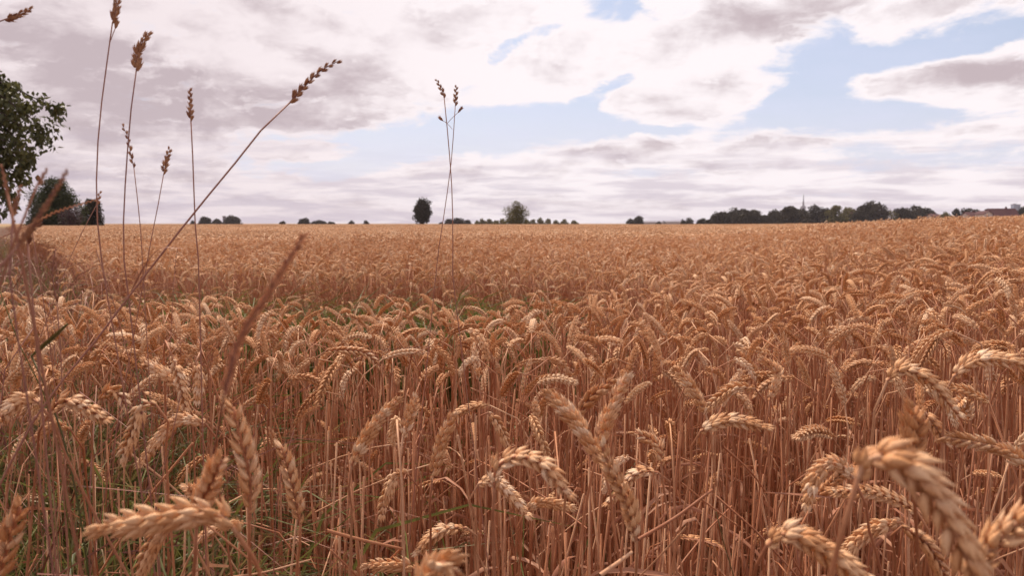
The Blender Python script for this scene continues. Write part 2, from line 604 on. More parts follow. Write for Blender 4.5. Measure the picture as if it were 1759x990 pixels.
def leaf_into(mb, o, yaw, rnd, L=None, mi=0, tint=0.0, n=7, w=.0035):
    L = L or rnd.uniform(.08, .18)
    up = rnd.uniform(.1, .9)
    d = np.array([math.cos(yaw), math.sin(yaw), 0])
    pts = [o]
    a = up
    for i in range(n - 1):
        a -= rnd.uniform(.1, .75)
        a = max(a, -1.5)
        pts.append(pts[-1] + (d * math.cos(a) + np.array([0, 0, math.sin(a)])) * L / (n - 1))
    ww = w * np.array([.6] + [1] * (n - 3) + [.6, .05])
    ribbon(mb, pts, ww, rnd.uniform(0, 6), mi, tint, rnd.uniform(-2.5, 2.5), .4)


# ------------------------------------------------------------------ objects


def tag(o, label=None, cat=None, group=None, kind=None):
    if label:
        o['label'] = label
    if cat:
        o['category'] = cat
    if group:
        o['group'] = group
    if kind:
        o['kind'] = kind
    return o


def link(name, me, parent=None, col=None):
    o = bpy.data.objects.new(name, me)
    COL.objects.link(o)
    if parent is not None:
        o.parent = parent
    if col:
        o.color = (*col, 1)
    return o


def empty(name, loc=(0, 0, 0), rot=(0, 0, 0)):
    o = bpy.data.objects.new(name, None)
    o.empty_display_size = .05
    COL.objects.link(o)
    o.location = loc
    o.rotation_euler = rot
    return o


def smooth(a, b, x):
    t = np.clip((x - a) / (b - a), 0, 1)
    return t * t * (3 - 2 * t)


def terrain(x, y):
    """the field rises gently to the right"""
    x, y = np.asarray(x, float), np.asarray(y, float)
    d = np.hypot(x, y) + 1e-6
    u = x / np.maximum(np.abs(y), .3)
    rise = 0.40 * smooth(0.12, 0.75, u) * (1 - np.exp(-d / 9.0))
    rise = rise * (1 - smooth(120, 260, d))
    und = 0.05 * np.sin(x * .21 + 1) * np.sin(y * .17) * smooth(4, 15, d) * (1 - smooth(40, 120, d))
    return rise + und + 0.0


# the ground: one sheet out to the horizon
def build_ground():
    rad = np.concatenate([np.linspace(0.2, 6, 16), np.geomspace(7, 9000, 60)])
    na = 160
    vs = [(0, 0, float(terrain(0, 0)))]
    for r in rad:
        a = np.arange(na) * 2 * PI / na
        x, y = r * np.sin(a), r * np.cos(a)
        z = terrain(x, np.where(y > 0, y, .3 + 0 * y)) * (y > -2)
        vs += list(zip(x, y, z))
    fs = [(0, 1 + k, 1 + (k + 1) % na) for k in range(na)]
    for i in range(len(rad) - 1):
        for k in range(na):
            k2 = (k + 1) % na
            fs.append((1 + i * na + k, 1 + (i + 1) * na + k, 1 + (i + 1) * na + k2, 1 + i * na + k2))
    mb = MB()
    mb.add(vs, [f[::-1] for f in fs])
    tag(link('ground', mb.mesh('ground', [M_SOIL])), kind='structure')


build_ground()

# ------------------------------------------------------------------ trees


def leaf_cloud(mb, blobs, n, size, rnd, droop=0.0):
    """n small leaf faces through the volume of the crown's clumps; blobs: centre and radii"""
    rs = np.random.default_rng(rnd.randrange(10 ** 6))
    vol = np.array([b[3] * b[4] * b[5] for b in blobs]) ** .75
    pick = rs.choice(len(blobs), n, p=vol / vol.sum())
    B = np.array(blobs)[pick]
    d = rs.normal(size=(n, 3))
    d /= np.linalg.norm(d, axis=1)[:, None]
    rr = rs.uniform(.25, 1.0, n) ** .5 * (1 + rs.normal(0, .07, n))
    c = B[:, :3] + d * rr[:, None] * B[:, 3:]
    a = rs.normal(size=(n, 3))
    a[:, 2] -= droop
    a /= np.linalg.norm(a, axis=1)[:, None]
    b = np.cross(a, rs.normal(size=(n, 3)))
    b /= np.linalg.norm(b, axis=1)[:, None]
    s = size * rs.uniform(.6, 1.35, n)[:, None]
    v = np.stack([c - a * s * .5, c + b * s * .3, c + a * s * .5, c - b * s * .3], axis=1).reshape(-1, 3)
    f = [(4 * i, 4 * i + 1, 4 * i + 2, 4 * i + 3) for i in range(n)]
    o = mb.n
    mb.v.append(v)
    mb.f.extend([tuple(k + o for k in q) for q in f])
    mb.m.extend([0] * n)
    mb.t.append(np.repeat(rs.uniform(0, 1, n), 4))
    mb.n += len(v)


def crown_blobs(w, h, z0, rnd, n=14, shape='round'):
    out = []
    for i in range(n):
        t = rnd.uniform(0, 1)
        if shape == 'round':
            k = math.sin(PI * (0.12 + .80 * t)) ** .7
        elif shape == 'dome':
            k = math.sqrt(max(0.05, 1 - t * t)) * (1 if t > .1 else .9)
        elif shape == 'cone':
            k = 1 - .85 * t
        else:
            k = math.sin(PI * (0.2 + .7 * t)) ** .5
        r = k * rnd.uniform(.15, .75) * w * .5
        a = rnd.uniform(0, 2 * PI)
        br = w * rnd.uniform(.17, .27) * (0.75 + .4 * k)
        out.append((r * math.cos(a), r * math.sin(a), z0 + h * (0.08 + .84 * t), br, br, br * rnd.uniform(.6, .9)))
    if shape == 'round':
        out += [(0, 0, z0 + h * .50, w * .42, w * .42, h * .46)] * 4
    else:
        out.append((0, 0, z0 + h * .45, w * .36, w * .36, h * .40))
    if shape == 'dome':
        for i in range(max(4, n // 3)):
            a = i * 2.4 + rnd.random()
            out.append((.33 * w * math.cos(a), .33 * w * math.sin(a), z0 + h * rnd.uniform(.06, .28), w * .20, w * .20, h * .16))
    return out


TREE_CACHE = {}


def tree_meshes(kind, w, h, trunk, leaves, size, rnd, mat, nb=14):
    crown = MB()
    bl = crown_blobs(w, h - trunk, trunk, rnd, nb, kind)
    leaf_cloud(crown, bl, leaves, size, rnd)
    tk = MB()
    top = trunk + (h - trunk) * .55
    tube(tk, catmull([(0, 0, 0), (w * .01, 0, trunk * .6 + .3), (w * .02, 0, top)], 6), np.linspace(w * .035 + .05, w * .012, 6), 7)
    for b in bl[:6]:
        tube(tk, catmull([(0, 0, max(trunk, .3) + .1 * h * rnd.random()), (b[0] * .5, b[1] * .5, b[2] * .8), (b[0], b[1], b[2])], 5), np.linspace(w * .014, w * .004, 5), 5)
    return crown.mesh('crown', [mat], False, True), tk.mesh('trunk', [M_BARK])


def plant_tree(name, label, cat, px, base_w, top_y, depth, kind='round', trunk_f=.1, leaves=900, mat=None, group=None, nb=14, seed=None, size_f=.055):
    """px: centre column; base_w: crown width in px; top_y: pixel row of the top"""
    r = ray(px, 384)
    loc = np.array([r[0] / r[1] * depth, depth, 0.0])
    k = depth / FPX
    w, h = base_w * k, (384 - top_y) * k + CAM_Z
    rnd = random.Random(seed or int(px * 7 + top_y))
    cm, tm = tree_meshes(kind, w, h, h * trunk_f, leaves, max(w, h) * size_f, rnd, mat or M_CROWN, nb)
    t = empty(name, loc, (0, 0, rnd.uniform(0, 6)))
    tag(t, label, cat, group)
    link('crown', cm, t)
    link('trunk', tm, t)
    return t


HT = 'trees along the far edge of the field'
plant_tree('lone_tree', 'dark dense tall lone tree with ragged egg-shaped crown on the horizon', 'tree', 726, 33, 339, 260, 'round', .05, 7500, nb=24, size_f=.05)
plant_tree('lone_tree', 'round airy olive tree with see-through crown standing alone on the horizon', 'tree', 886, 47, 347, 230, 'dome', .05, 6500, M_CROWN2, nb=26, size_f=.045)
# the big copse on the left behind the hanging branches
plant_tree('broadleaf_tree', 'large broad dark green tree at the left edge of the field', 'tree', 96, 92, 309, 75, 'dome', .02, 30000, M_COPSE, nb=44, size_f=.032, group='copse on the left')
plant_tree('broadleaf_tree', 'smaller grey-green tree at the right end of the left copse', 'tree', 156, 44, 339, 80, 'dome', .03, 9000, nb=22, size_f=.04, group='copse on the left')
plant_tree('copper_bush', 'low purple-brown bush in front of the large left tree', 'bush', 122, 56, 356, 70, 'dome', .02, 3600, M_CROWNP, nb=16, size_f=.035, group='copse on the left')
plant_tree('hedge_bush', 'low dark bush at the left foot of the left copse', 'bush', 66, 40, 350, 72, 'dome', .02, 2500, nb=12, size_f=.035, group='copse on the left')

far_list = [
    # px, width, top y, shape, label
    (332, 9, 378, 'dome', 'tiny dark bush just right of the long leaning grass stem, left of the small trees'),
    (351, 22, 374, 'dome', 'small round dark tree on the horizon left of the clump with a stub tower'),
    (374, 18, 376, 'dome', 'left dark tree of the clump with the stub tower on the horizon'),
    (400, 30, 373, 'dome', 'broad dark tree right of the stub tower on the horizon'),
    (486, 11, 379, 'cone', 'tiny isolated grey tree on the horizon right of the stub tower clump'),
    (523, 20, 373, 'cone', 'pointed taller tree heading the short row left of the blurred brown stem'),
    (547, 22, 381, 'dome', 'flat low bush in the short row right of the pointed tree'),
    (570, 13, 381, 'dome', 'right end bush of the short row beside the pointed tree'),
    (604, 11, 379, 'dome', 'left one of two tiny separate trees left of the dark lone tree'),
    (629, 10, 378, 'dome', 'right one of two tiny separate trees left of the dark lone tree'),
    (757, 8, 381, 'dome', 'tiny bush just right of the foot of the dark lone tree'),
    (773, 16, 376, 'dome', 'small grey tree at the foot of the two crossing grass stems'),
    (787, 18, 375, 'dome', 'grey tree just right of the two crossing grass stems'),
    (802, 14, 378, 'dome', 'low grey tree closing the group right of the crossing grass stems'),
    (820, 11, 379, 'dome', 'low bush at the left end of the row left of the airy olive tree'),
    (830, 15, 376, 'dome', 'second grey tree of the row left of the airy olive tree'),
    (841, 13, 375, 'dome', 'middle grey tree of the row left of the airy olive tree'),
    (852, 12, 377, 'dome', 'narrow grey tree of the row left of the airy olive tree'),
    (863, 13, 375, 'dome', 'grey tree touching the left side of the airy olive tree'),
    (905, 12, 377, 'dome', 'grey tree touching the right side of the airy olive tree'),
    (916, 11, 376, 'dome', 'second grey tree right of the airy olive tree'),
    (928, 13, 374, 'dome', 'tallest of the grey trees in the row right of the airy olive tree'),
    (941, 12, 376, 'dome', 'grey tree just right of the tallest in the row right of the olive tree'),
    (955, 12, 378, 'dome', 'low grey tree past the middle of the row right of the olive tree'),
    (970, 13, 377, 'dome', 'last but one grey tree of the row right of the olive tree'),
    (986, 12, 377, 'cone', 'last grey tree at the right end of the row beside the olive tree'),
    (1083, 13, 374, 'dome', 'lower left half of the isolated dark tree pair in the middle of the horizon'),
    (1096, 17, 371, 'dome', 'higher right half of the isolated dark tree pair in the middle of the horizon'),
    (1132, 10, 381, 'dome', 'tiny bush in front of the long pale hall'),
    (1173, 9, 376, 'dome', 'small bush left of the small round tree at the end of the pale hall'),
    (1184, 14, 373, 'dome', 'small round dark tree at the right end of the pale hall'),
    (1207, 16, 378, 'dome', 'low bush leading into the long dark tree belt'),
    (1220, 14, 378, 'dome', 'second low bush leading into the long dark tree belt'),
    (1238, 26, 363, 'dome', 'first big tree at the left end of the dark tree belt'),
    (1259, 26, 361, 'dome', 'second big tree of the dark belt from its left end'),
    (1276, 24, 363, 'dome', 'third tree of the dark belt, slightly lower than its neighbours'),
    (1293, 26, 360, 'dome', 'last big round tree of the left block of the dark belt'),
    (1313, 18, 372, 'dome', 'low dark bush in the dip between the two blocks of the tree belt'),
    (1329, 22, 364, 'dome', 'lone round tree in the dip left of the telecom tower'),
    (1357, 32, 359, 'dome', 'broad dark tree just left below the telecom tower'),
    (1378, 24, 360, 'dome', 'dark tree right in front of the telecom tower'),
    (1400, 28, 352, 'dome', 'high-topped tree just right of the telecom tower'),
    (1418, 22, 359, 'dome', 'darker lower tree right of the high-topped tree'),
    (1436, 24, 356, 'dome', 'lighter brownish tree in the middle of the belt right of the tower'),
    (1458, 26, 359, 'dome', 'olive green tree in the belt left of the tallest round tree'),
    (1477, 20, 358, 'dome', 'tree tucked against the left side of the tallest round tree'),
    (1497, 38, 352, 'dome', 'tallest round tree of the belt right of the telecom tower'),
    (1530, 24, 362, 'round', 'thin see-through tree in the gap right of the tallest round tree'),
    (1553, 30, 360, 'dome', 'left tree of the last dark clump before the houses'),
    (1569, 30, 356, 'dome', 'highest tree of the last dark clump before the houses'),
    (1587, 28, 359, 'dome', 'right tree of the last dark clump before the houses'),
    (1605, 22, 366, 'dome', 'tree sloping down at the right end of the last dark clump'),
    (1625, 18, 365, 'dome', 'small olive tree left of the pointed tree near the houses'),
    (1642, 15, 360, 'cone', 'small pointed conifer between the dark belt and the houses'),
    (1661, 22, 358, 'dome', 'dark round tree left of the red-roofed houses'),
    (1678, 12, 361, 'dome', 'small tree between the round tree and the left house roof'),
    (1697, 14, 359, 'dome', 'narrow tree standing up left of the long red roof'),
    (1721, 18, 358, 'dome', 'tree rising behind the long red roof'),
    (1753, 20, 356, 'dome', 'dark tree at the very right covering the end of the red roof'),
]
for (px, w, ty, kd, lb) in far_list:
    dep = 420 if px > 1200 else 520
    small = w < 16
    thin = 'see-through' in lb
    mt = M_CROWN2 if (thin or 'olive' in lb or 'brownish' in lb) else M_CROWN
    bs = 'bush' in lb.split(' ')[:5]
    plant_tree('bush' if bs else 'tree', lb, 'bush' if bs else 'tree', px, w * (1.6 if px > 1200 else 1.25), ty - (0.5 if px > 1200 else -1), dep + (px * 13) % 60, kd, .05,
               700 if small else (1100 if thin else 4200), mt, HT, nb=8 if small else 16, size_f=.13 if small else .07)


# tree whose branches hang into the picture at the left
def hanging_tree():
    rnd = random.Random(5)
    dep = 11.0
    base = pix(-190, 384, dep)
    base[2] = 0
    t = empty('walnut_tree', base)
    tag(t, 'leafy green tree whose ragged branches hang in at the left edge', 'tree')
    tk = MB()
    H = 4.6
    tube(tk, catmull([(0, 0, 0), (.05, 0, 1.2), (.1, .05, 2.4), (.15, 0, H)], 9), np.linspace(.17, .05, 9), 10)
    link('trunk', tk.mesh('trunk', [M_BARK]), t)
    crown = MB()
    # boughs run to points read off the photograph
    ends = [(15, 148, 11.0), (45, 180, 11.2), (98, 186, 11.0), (70, 215, 10.8), (70, 240, 10.9), (52, 262, 11.2), (28, 296, 11.0), (42, 280, 10.8), (14, 335, 10.8),
            (20, 210, 11.4), (10, 260, 11.0), (25, 245, 10.6), (5, 320, 11.0), (12, 175, 11.3), (-30, 160, 11.2), (-60, 230, 10.8), (-40, 310, 11.3), (-110, 180, 11.0),
            (-150, 110, 11.2), (-220, 90, 10.7), (-300, 130, 11.5), (-360, 220, 11.0), (-330, 300, 10.8), (-250, 200, 10.2), (-200, 160, 12.0), (-120, 280, 12.0), (-10, 300, 11.1), (-50, 350, 10.7), (-80, 340, 11.6)]
    rs = np.random.default_rng(3)
    P, S = [], []
    for (x, y, d) in ends:
        e = pix(x, y, d) - base
        s = np.array([.1, .03, rnd.uniform(1.6, 3.2)])
        m = (s + e) / 2 + np.array([0, 0, .35])
        b = MB()
        cur = catmull([s, m, e], 9)
        tube(b, cur, np.linspace(.035, .005, 9), 5)
        # twigs
        for k in range(3, 9):
            for q in range(2):
                g = cur[k] + rs.normal(0, .10, 3)
                g[2] -= .06
                tube(b, catmull([cur[k], (cur[k] + g) / 2 + [0, 0, .03], g], 4), np.linspace(.006, .002, 4), 4)
                P.append(g)
        link('limb', b.mesh('limb', [M_BARK]), t)
        P += [cur[k] for k in range(4, 9)] + [e, e]
    P = np.array(P)
    n = 10500
    c = P[rs.integers(0, len(P), n)] + rs.normal(0, .055, (n, 3))
    a = rs.normal(size=(n, 3)) * .55
    a[:, 2] -= .8
    a /= np.linalg.norm(a, axis=1)[:, None]
    bb = np.cross(a, rs.normal(size=(n, 3)))
    bb /= np.linalg.norm(bb, axis=1)[:, None]
    s = rs.uniform(.06, .115, n)[:, None]
    nn = np.cross(a, bb)
    v = np.stack([c, c + a * s * .4 + bb * s * .27 + nn * s * .05, c + a * s, c + a * s * .4 - bb * s * .27 + nn * s * .05], axis=1).reshape(-1, 3)
    crown.v.append(v)
    crown.n = len(v)
    crown.f = [(4 * i, 4 * i + 1, 4 * i + 2, 4 * i + 3) for i in range(n)]
    crown.m = [0] * n
    crown.t.append(np.repeat(rs.uniform(0, 1, n), 4))
    link('crown', crown.mesh('crown', [M_WALNUT], False, True), t)


hanging_tree()

# ------------------------------------------------------------------ far buildings


def box(mb, x0, x1, y0, y1, z0, z1, mi=0):
    v = [(x0, y0, z0), (x1, y0, z0), (x1, y1, z0), (x0, y1, z0), (x0, y0, z1), (x1, y0, z1), (x1, y1, z1), (x0, y1, z1)]
    mb.add(v, [(0, 3, 2, 1), (4, 5, 6, 7), (0, 1, 5, 4), (1, 2, 6, 5), (2, 3, 7, 6), (3, 0, 4, 7)], mi)


def bpart(name, fn, mat, parent, smooth_=False):
    mb = MB()
    fn(mb)
    return link(name, mb.mesh(name, [mat], smooth_), parent)


def ring(mb, prof, n=20):
    vs, fs = [], []
    for (z, r) in prof:
        for k in range(n):
            a = 2 * PI * k / n
            vs.append((r * math.cos(a), r * math.sin(a), z))
    for i in range(len(prof) - 1):
        for k in range(n):
            fs.append((i * n + k, i * n + (k + 1) % n, (i + 1) * n + (k + 1) % n, (i + 1) * n + k))
    fs.append(tuple(range((len(prof) - 1) * n, len(prof) * n)))
    mb.add(vs, fs)


def spot(px, depth, z=0.0):
    r = ray(px, 384)
    return (r[0] / r[1] * depth, depth, z)


k = 2600 / FPX
tw = empty('telecom_tower', spot(1379, 2600))
tag(tw, 'slim hazy telecom tower with round platform and antenna mast behind the tree belt', 'tower')
zp = CAM_Z + (384 - 357) * k
zt = CAM_Z + (384 - 336) * k
bpart('shaft', lambda m: ring(m, [(0, 8.5), (zp - 4, 5.5)]), M_CONC, tw, True)
bpart('platform', lambda m: ring(m, [(zp - 5, 4.5), (zp - 3, 8.6), (zp, 8.8), (zp + .2, 6.5), (zp + 2, 6.5), (zp + 2.4, 9), (zp + 5, 9), (zp + 5.2, 3.4)]), M_CONC, tw, True)
bpart('upper_shaft', lambda m: ring(m, [(zp + 5, 3.6), (zp + 16, 2.6), (zp + 16.5, 3.6), (zp + 18, 3.6), (zp + 18.4, 2.0), (zp + 27, 1.8)]), M_CONC, tw, True)
bpart('antenna_mast', lambda m: ring(m, [(zp + 27, 1.6), (zt - 3, 1.2), (zt + 4, .6)], 8), M_STEEL, tw, True)

k = 2200 / FPX
of = empty('office_tower', spot(1743, 2200))
tag(of, 'pale blue high-rise block far off above the red roof', 'building')
h0 = CAM_Z + (384 - 352) * k
bpart('wall', lambda m: box(m, -9, 9, -7, 7, 0, h0), M_BLUE, of)
bpart('roof', lambda m: (box(m, -9.6, 9.6, -7.6, 7.6, h0 + .01, h0 + 1.2), box(m, -6, -1, -3, 3, h0 + 1.2, h0 + 3)), M_CONC, of)
bpart('aerial', lambda m: tube(m, [(3, 0, h0 + 1), (3, 0, h0 + 10)], .25, 6), M_STEEL, of)
for r_ in range(9):
    bpart('window_band', lambda m: box(m, -8.4, 8.4, -7.06, -6.98, h0 - 4.2 - r_ * 3.4, h0 - 2.4 - r_ * 3.4), M_GLASS, of)

def house(px, depth, ridge_y, wpx, label, gable=False, wins=3, yaw=0.0):
    k = depth / FPX
    w = wpx * k
    zr = CAM_Z + (383 - ridge_y) * k
    ze = zr - min(4.2, w * .3)
    o = empty('house', spot(px, depth), (0, 0, yaw))
    tag(o, label, 'house', 'houses beyond the field')
    dp = 8.0
    def walls(m):
        box(m, -w / 2, w / 2, 0, dp, 0, ze)
        for x0, x1 in ((-w / 2, -w / 2 + .3), (w / 2 - .3, w / 2)):
            m.add([(x0, 0, ze), (x0, dp, ze), (x0, dp / 2, zr - .15), (x1, 0, ze), (x1, dp, ze), (x1, dp / 2, zr - .15)], [(0, 1, 2), (3, 5, 4), (0, 2, 5, 3), (1, 4, 5, 2)])
    def walls_g(m):
        box(m, -w / 2, w / 2, 0, dp, 0, ze)
        m.add([(-w / 2, 0, ze), (w / 2, 0, ze), (0, 0, zr - .15), (-w / 2, dp, ze), (w / 2, dp, ze), (0, dp, zr - .15)], [(0, 1, 2), (3, 5, 4), (0, 2, 5, 3), (1, 4, 5, 2)])
    bpart('wall', walls_g if gable else walls, M_WALL, o)
    def roof(m):
        if gable:
            for s in (-1, 1):
                m.add([(0, -.5, zr), (s * (w / 2 + .5), -.5, ze - .4), (s * (w / 2 + .5), dp + .5, ze - .4), (0, dp + .5, zr),
                       (0, -.5, zr + .25), (s * (w / 2 + .5), -.5, ze - .15), (s * (w / 2 + .5), dp + .5, ze - .15), (0, dp + .5, zr + .25)],
                      [(0, 1, 2, 3), (4, 5, 6, 7), (0, 1, 5, 4), (1, 2, 6, 5), (2, 3, 7, 6)])
        else:
            for y0, y1 in ((-.5, dp / 2), (dp + .5, dp / 2)):
                m.add([(-w / 2 - .5, y0, ze - .4), (w / 2 + .5, y0, ze - .4), (w / 2 + .5, y1, zr), (-w / 2 - .5, y1, zr),
                       (-w / 2 - .5, y0, ze - .15), (w / 2 + .5, y0, ze - .15), (w / 2 + .5, y1, zr + .25), (-w / 2 - .5, y1, zr + .25)],
                      [(0, 1, 2, 3), (4, 5, 6, 7), (0, 1, 5, 4), (1, 2, 6, 5), (0, 3, 7, 4)])
    rf = bpart('roof', roof, M_ROOF, o)
    bpart('chimney', lambda m: box(m, w * .15, w * .15 + .7, dp / 2 - .3, dp / 2 + .4, zr - .6, zr + 1.1), M_ROOF, rf)
    for i in range(wins):
        x = -w / 2 + w * (i + .5) / wins
        wn = bpart('window', lambda m: box(m, x - .6, x + .6, -.05, .02, ze - 2.2, ze - .9), M_WALL, o)
        bpart('pane', lambda m: box(m, x - .5, x + .5, -.07, -.051, ze - 2.1, ze - 1.0), M_GLASS, wn)


house(1727, 400, 358, 46, 'long red-roofed house right of the narrow tree at the far right', wins=5)
house(1697, 398, 362, 14, 'small house with white gable at the left end of the long red roof', True, 1)
house(1675, 410, 364, 20, 'low red-roofed house behind the small tree left of the white gable', wins=3)
house(1609, 430, 367, 12, 'grey-walled house peeping out between the last dark clump and the olive tree', wins=1)
house(1468, 470, 361, 16, 'house whose dark roof shows between treetops left of the tallest round tree', wins=1)


def hall(px0, px1, ytop, label):
    dep = 600
    k = dep / FPX
    w = (px1 - px0) * k
    h = CAM_Z + (384 - ytop) * k
    o = empty('farm_hall', spot((px0 + px1) / 2, dep))
    tag(o, label, 'hall', 'pale halls on the horizon')
    bpart('wall', lambda m: box(m, -w / 2, w / 2, 0, 18, 0, h - 1.0), M_WALL, o)
    def roof(m):
        for y0, y1 in ((-.4, 9), (18.4, 9)):
            m.add([(-w / 2 - .4, y0, h - .95), (w / 2 + .4, y0, h - .95), (w / 2 + .4, y1, h), (-w / 2 - .4, y1, h),
                   (-w / 2 - .4, y0, h - .75), (w / 2 + .4, y0, h - .75), (w / 2 + .4, y1, h + .2), (-w / 2 - .4, y1, h + .2)],
                  [(0, 1, 2, 3), (4, 5, 6, 7), (0, 1, 5, 4), (1, 2, 6, 5), (0, 3, 7, 4)])
    bpart('roof', roof, M_CONC, o)


hall(1106, 1140, 380, 'left pale low hall on the horizon right of the dark tree pair')
hall(1144, 1182, 379.5, 'right pale low hall on the horizon beside the small round tree')
ck = 560 / FPX
cb = empty('stub_tower', spot(385.5, 560))
tag(cb, 'short square stub tower poking out of the tree clump left of centre', 'tower')
bpart('shaft', lambda m: box(m, -.8, .8, -.8, .8, 0, CAM_Z + 11.5 * ck), M_CONC, cb)
bpart('cap', lambda m: box(m, -1.0, 1.0, -1.0, 1.0, CAM_Z + 11.5 * ck + .002, CAM_Z + 12.6 * ck), M_ROOF, cb)

# ------------------------------------------------------------------ wheat: the prominent ears, read off the photograph
TINTS = {'pale': (1.08, 1.12, 1.18), 'golden': (1, 1, 1), 'brown': (.86, .76, .68)}
SPK = []
for q in range(6):
    rnd = random.Random(100 + q)
    mb = MB()
    spikelet_into(mb, HUSK_HI, np.zeros(3), np.array([0, 0, 1.0]), np.array([0, 1.0, 0]), np.array([1.0, 0, 0]), 1, .0108, rnd, 5, 0, 0.0)
    SPK.append(mb.mesh('spikelet', [M_EAR]))

heroes = []


def hero(ear, d, stem, label, short, tint='golden', size=1.0, seed=1, d_tip=None, roll=None, leaf=False):
    rnd = random.Random(seed * 31 + int(ear[0][0]))
    n = len(ear)
    dt = d if d_tip is None else d_tip
    E = [pix(x, y, d + (dt - d) * i / (n - 1)) for i, (x, y) in enumerate(ear)]
    E = catmull(E, 40)
    S = [E[0]] + [pix(x, y, d * (1 + .04 * (i + 1))) for i, (x, y) in enumerate(stem)]
    last = S[-1]
    if last[2] > .08:
        dirn = unit(S[-1] - S[-2])
        if dirn[2] > -.4:
            dirn = unit(np.array([dirn[0], dirn[1], -.9]))
        hor = dirn[:2] / -dirn[2] * last[2]
        hl = np.linalg.norm(hor)
        if hl > .28:
            hor *= .28 / hl
        gx, gy = last[0] + hor[0], last[1] + hor[1]
        S.append(np.array([gx, gy, float(terrain(gx, gy))]))
    if len(S) > 2:
        # neck leaves the straw in line with the ear
        S.insert(1, E[0] - unit(E[2] - E[0]) * .012 * size)
    base = S[-1].copy()
    t = empty('wheat_stalk', base)
    tag(t, label, 'wheat', 'ripe wheat stalks close to the camera')
    col = TINTS[tint]
    mb = MB()
    c = catmull([p - base for p in S[::-1]], 26)
    tube(mb, c, np.linspace(.0021, .0012, 26) * size, 6)
    nd = c[12]
    tube(mb, [nd - (c[13] - c[11]) * .12, nd, nd + (c[13] - c[11]) * .12], [.002, .0027, .002], 6)
    link('stem', mb.mesh('stem', [M_STEM]), t, col)
    if leaf:
        mb = MB()
        leaf_into(mb, c[14], rnd.uniform(0, 6), rnd, .12)
        link('leaf', mb.mesh('leaf', [M_LEAF]), t)
    mb = MB()
    tube(mb, resample(E, 14) - base, .0013 * size, 5)
    er = link('ear', mb.mesh('rachis', [M_STEM]), t, col)
    if roll is None:
        roll = rnd.uniform(0, PI)
    for i, (o, T_, N_, B_, s, e) in enumerate(spikelet_sites(E, roll, rnd, .0044, size)):
        sp = link('spikelet', SPK[rnd.randrange(6)], er, col)
        out = N_ * (1 if s > 0 else -1)
        x = np.cross(out, T_)
        R = Matrix(((x[0], out[0], T_[0]), (x[1], out[1], T_[1]), (x[2], out[2], T_[2]))).to_4x4()
        sp.matrix_local = Matrix.Translation(Vector(o - base)) @ R @ Matrix.Scale(e, 4)
    mid = ear[len(ear) // 2]
    heroes.append((mid[0], mid[1], short, d, base))


hero([(408, 918), (380, 888), (330, 884), (265, 893), (175, 907)], .41, [(432, 955), (455, 1000)],
     'large blurred wheat ear lying level and pointing left at the lower left', 'the big level ear', seed=1, roll=1.0)
hero([(338, 900), (348, 860), (368, 820), (380, 792)], .48, [(335, 960), (330, 1010)], 'thick upright ear rising behind the big level blurred ear', 'the thick rear ear', 'pale', seed=2, roll=.2, d_tip=.45)
hero([(428, 882), (430, 830), (416, 765), (400, 700)], .52, [(428, 940), (430, 1000)], 'tall upright blurred ear right of the big level ear', 'the tall blurred ear', seed=3)
hero([(516, 900), (503, 835), (485, 770)], .68, [(512, 950), (510, 1000)], 'upright golden ear leaning left, right of the tall blurred upright ear', 'the upright ear leaning left', seed=4)
hero([(728, 1060), (735, 1000), (762, 968), (795, 1000)], .40, [(720, 1100)], 'blurred ear whose arched top just enters at the bottom centre', 'the ear cut by the bottom edge', seed=5, d_tip=.38)
hero([(849, 838), (852, 806), (885, 786), (930, 798), (974, 850)], .60, [(846, 900), (850, 1000)], 'large pale arched ear bending over to the right in the lower centre', 'the large arched centre ear', 'pale', seed=6, roll=.4)
hero([(604, 800), (625, 760), (655, 716), (681, 690)], .80, [(604, 860), (600, 1000)], 'upright ear leaning right on a tall straw left of centre', 'the ear leaning right', seed=7)
hero([(742, 826), (756, 770), (776, 716)], .82, [(740, 900), (738, 1000)], 'soft upright ear right of the small pale upright ear', 'the soft upright ear', seed=8)
hero([(692, 752), (703, 716), (714, 686)], 1.0, [(690, 860), (693, 1000)], 'small pale upright ear between two larger upright ears left of centre', 'the small pale upright ear', 'pale', seed=9)
hero([(1036, 802), (1003, 742), (945, 678)], .70, [(1050, 880), (1070, 1000)], 'pale ear forming the left arm of the V of ears', 'the left arm of the V', 'pale', seed=10)
hero([(1030, 765), (1046, 712), (1075, 651)], .72, [(1010, 850), (985, 1000)], 'pale ear forming the right arm of the V of ears', 'the right arm of the V', 'pale', seed=11)
hero([(988, 718), (1016, 684), (1050, 656)], .80, [(975, 790), (960, 1000)], 'golden ear seen between the two arms of the V of ears', 'the ear inside the V', 'brown', seed=12)
hero([(1093, 930), (1078, 862), (1052, 812), (1034, 768)], .66, [(1093, 965), (1092, 1000)], 'long ear below the V of ears leaning left up towards it', 'the long ear below the V', seed=13)
hero([(1136, 800), (1132, 768), (1090, 743)], .92, [(1142, 850), (1165, 1000)], 'bright ear hooked over to the left at the right of the V', 'the hooked bright ear', 'pale', seed=14)
hero([(1130, 812), (1100, 812), (1070, 838), (1045, 866)], .95, [(1150, 860), (1175, 1000)], 'bright ear drooping left beneath the hooked ear', 'the drooping bright ear', 'pale', seed=15)
hero([(1203, 742), (1240, 724), (1280, 726), (1314, 736)], .85, [(1190, 790), (1150, 1000)], 'nearly level ear pointing right on a leaning straw right of centre', 'the level ear pointing right', seed=16, roll=.6)
hero([(1212, 712), (1190, 670), (1163, 636)], 1.05, [(1226, 800), (1262, 1000)], 'ear leaning up to the left above the level ear', 'the ear above the level one', seed=17)
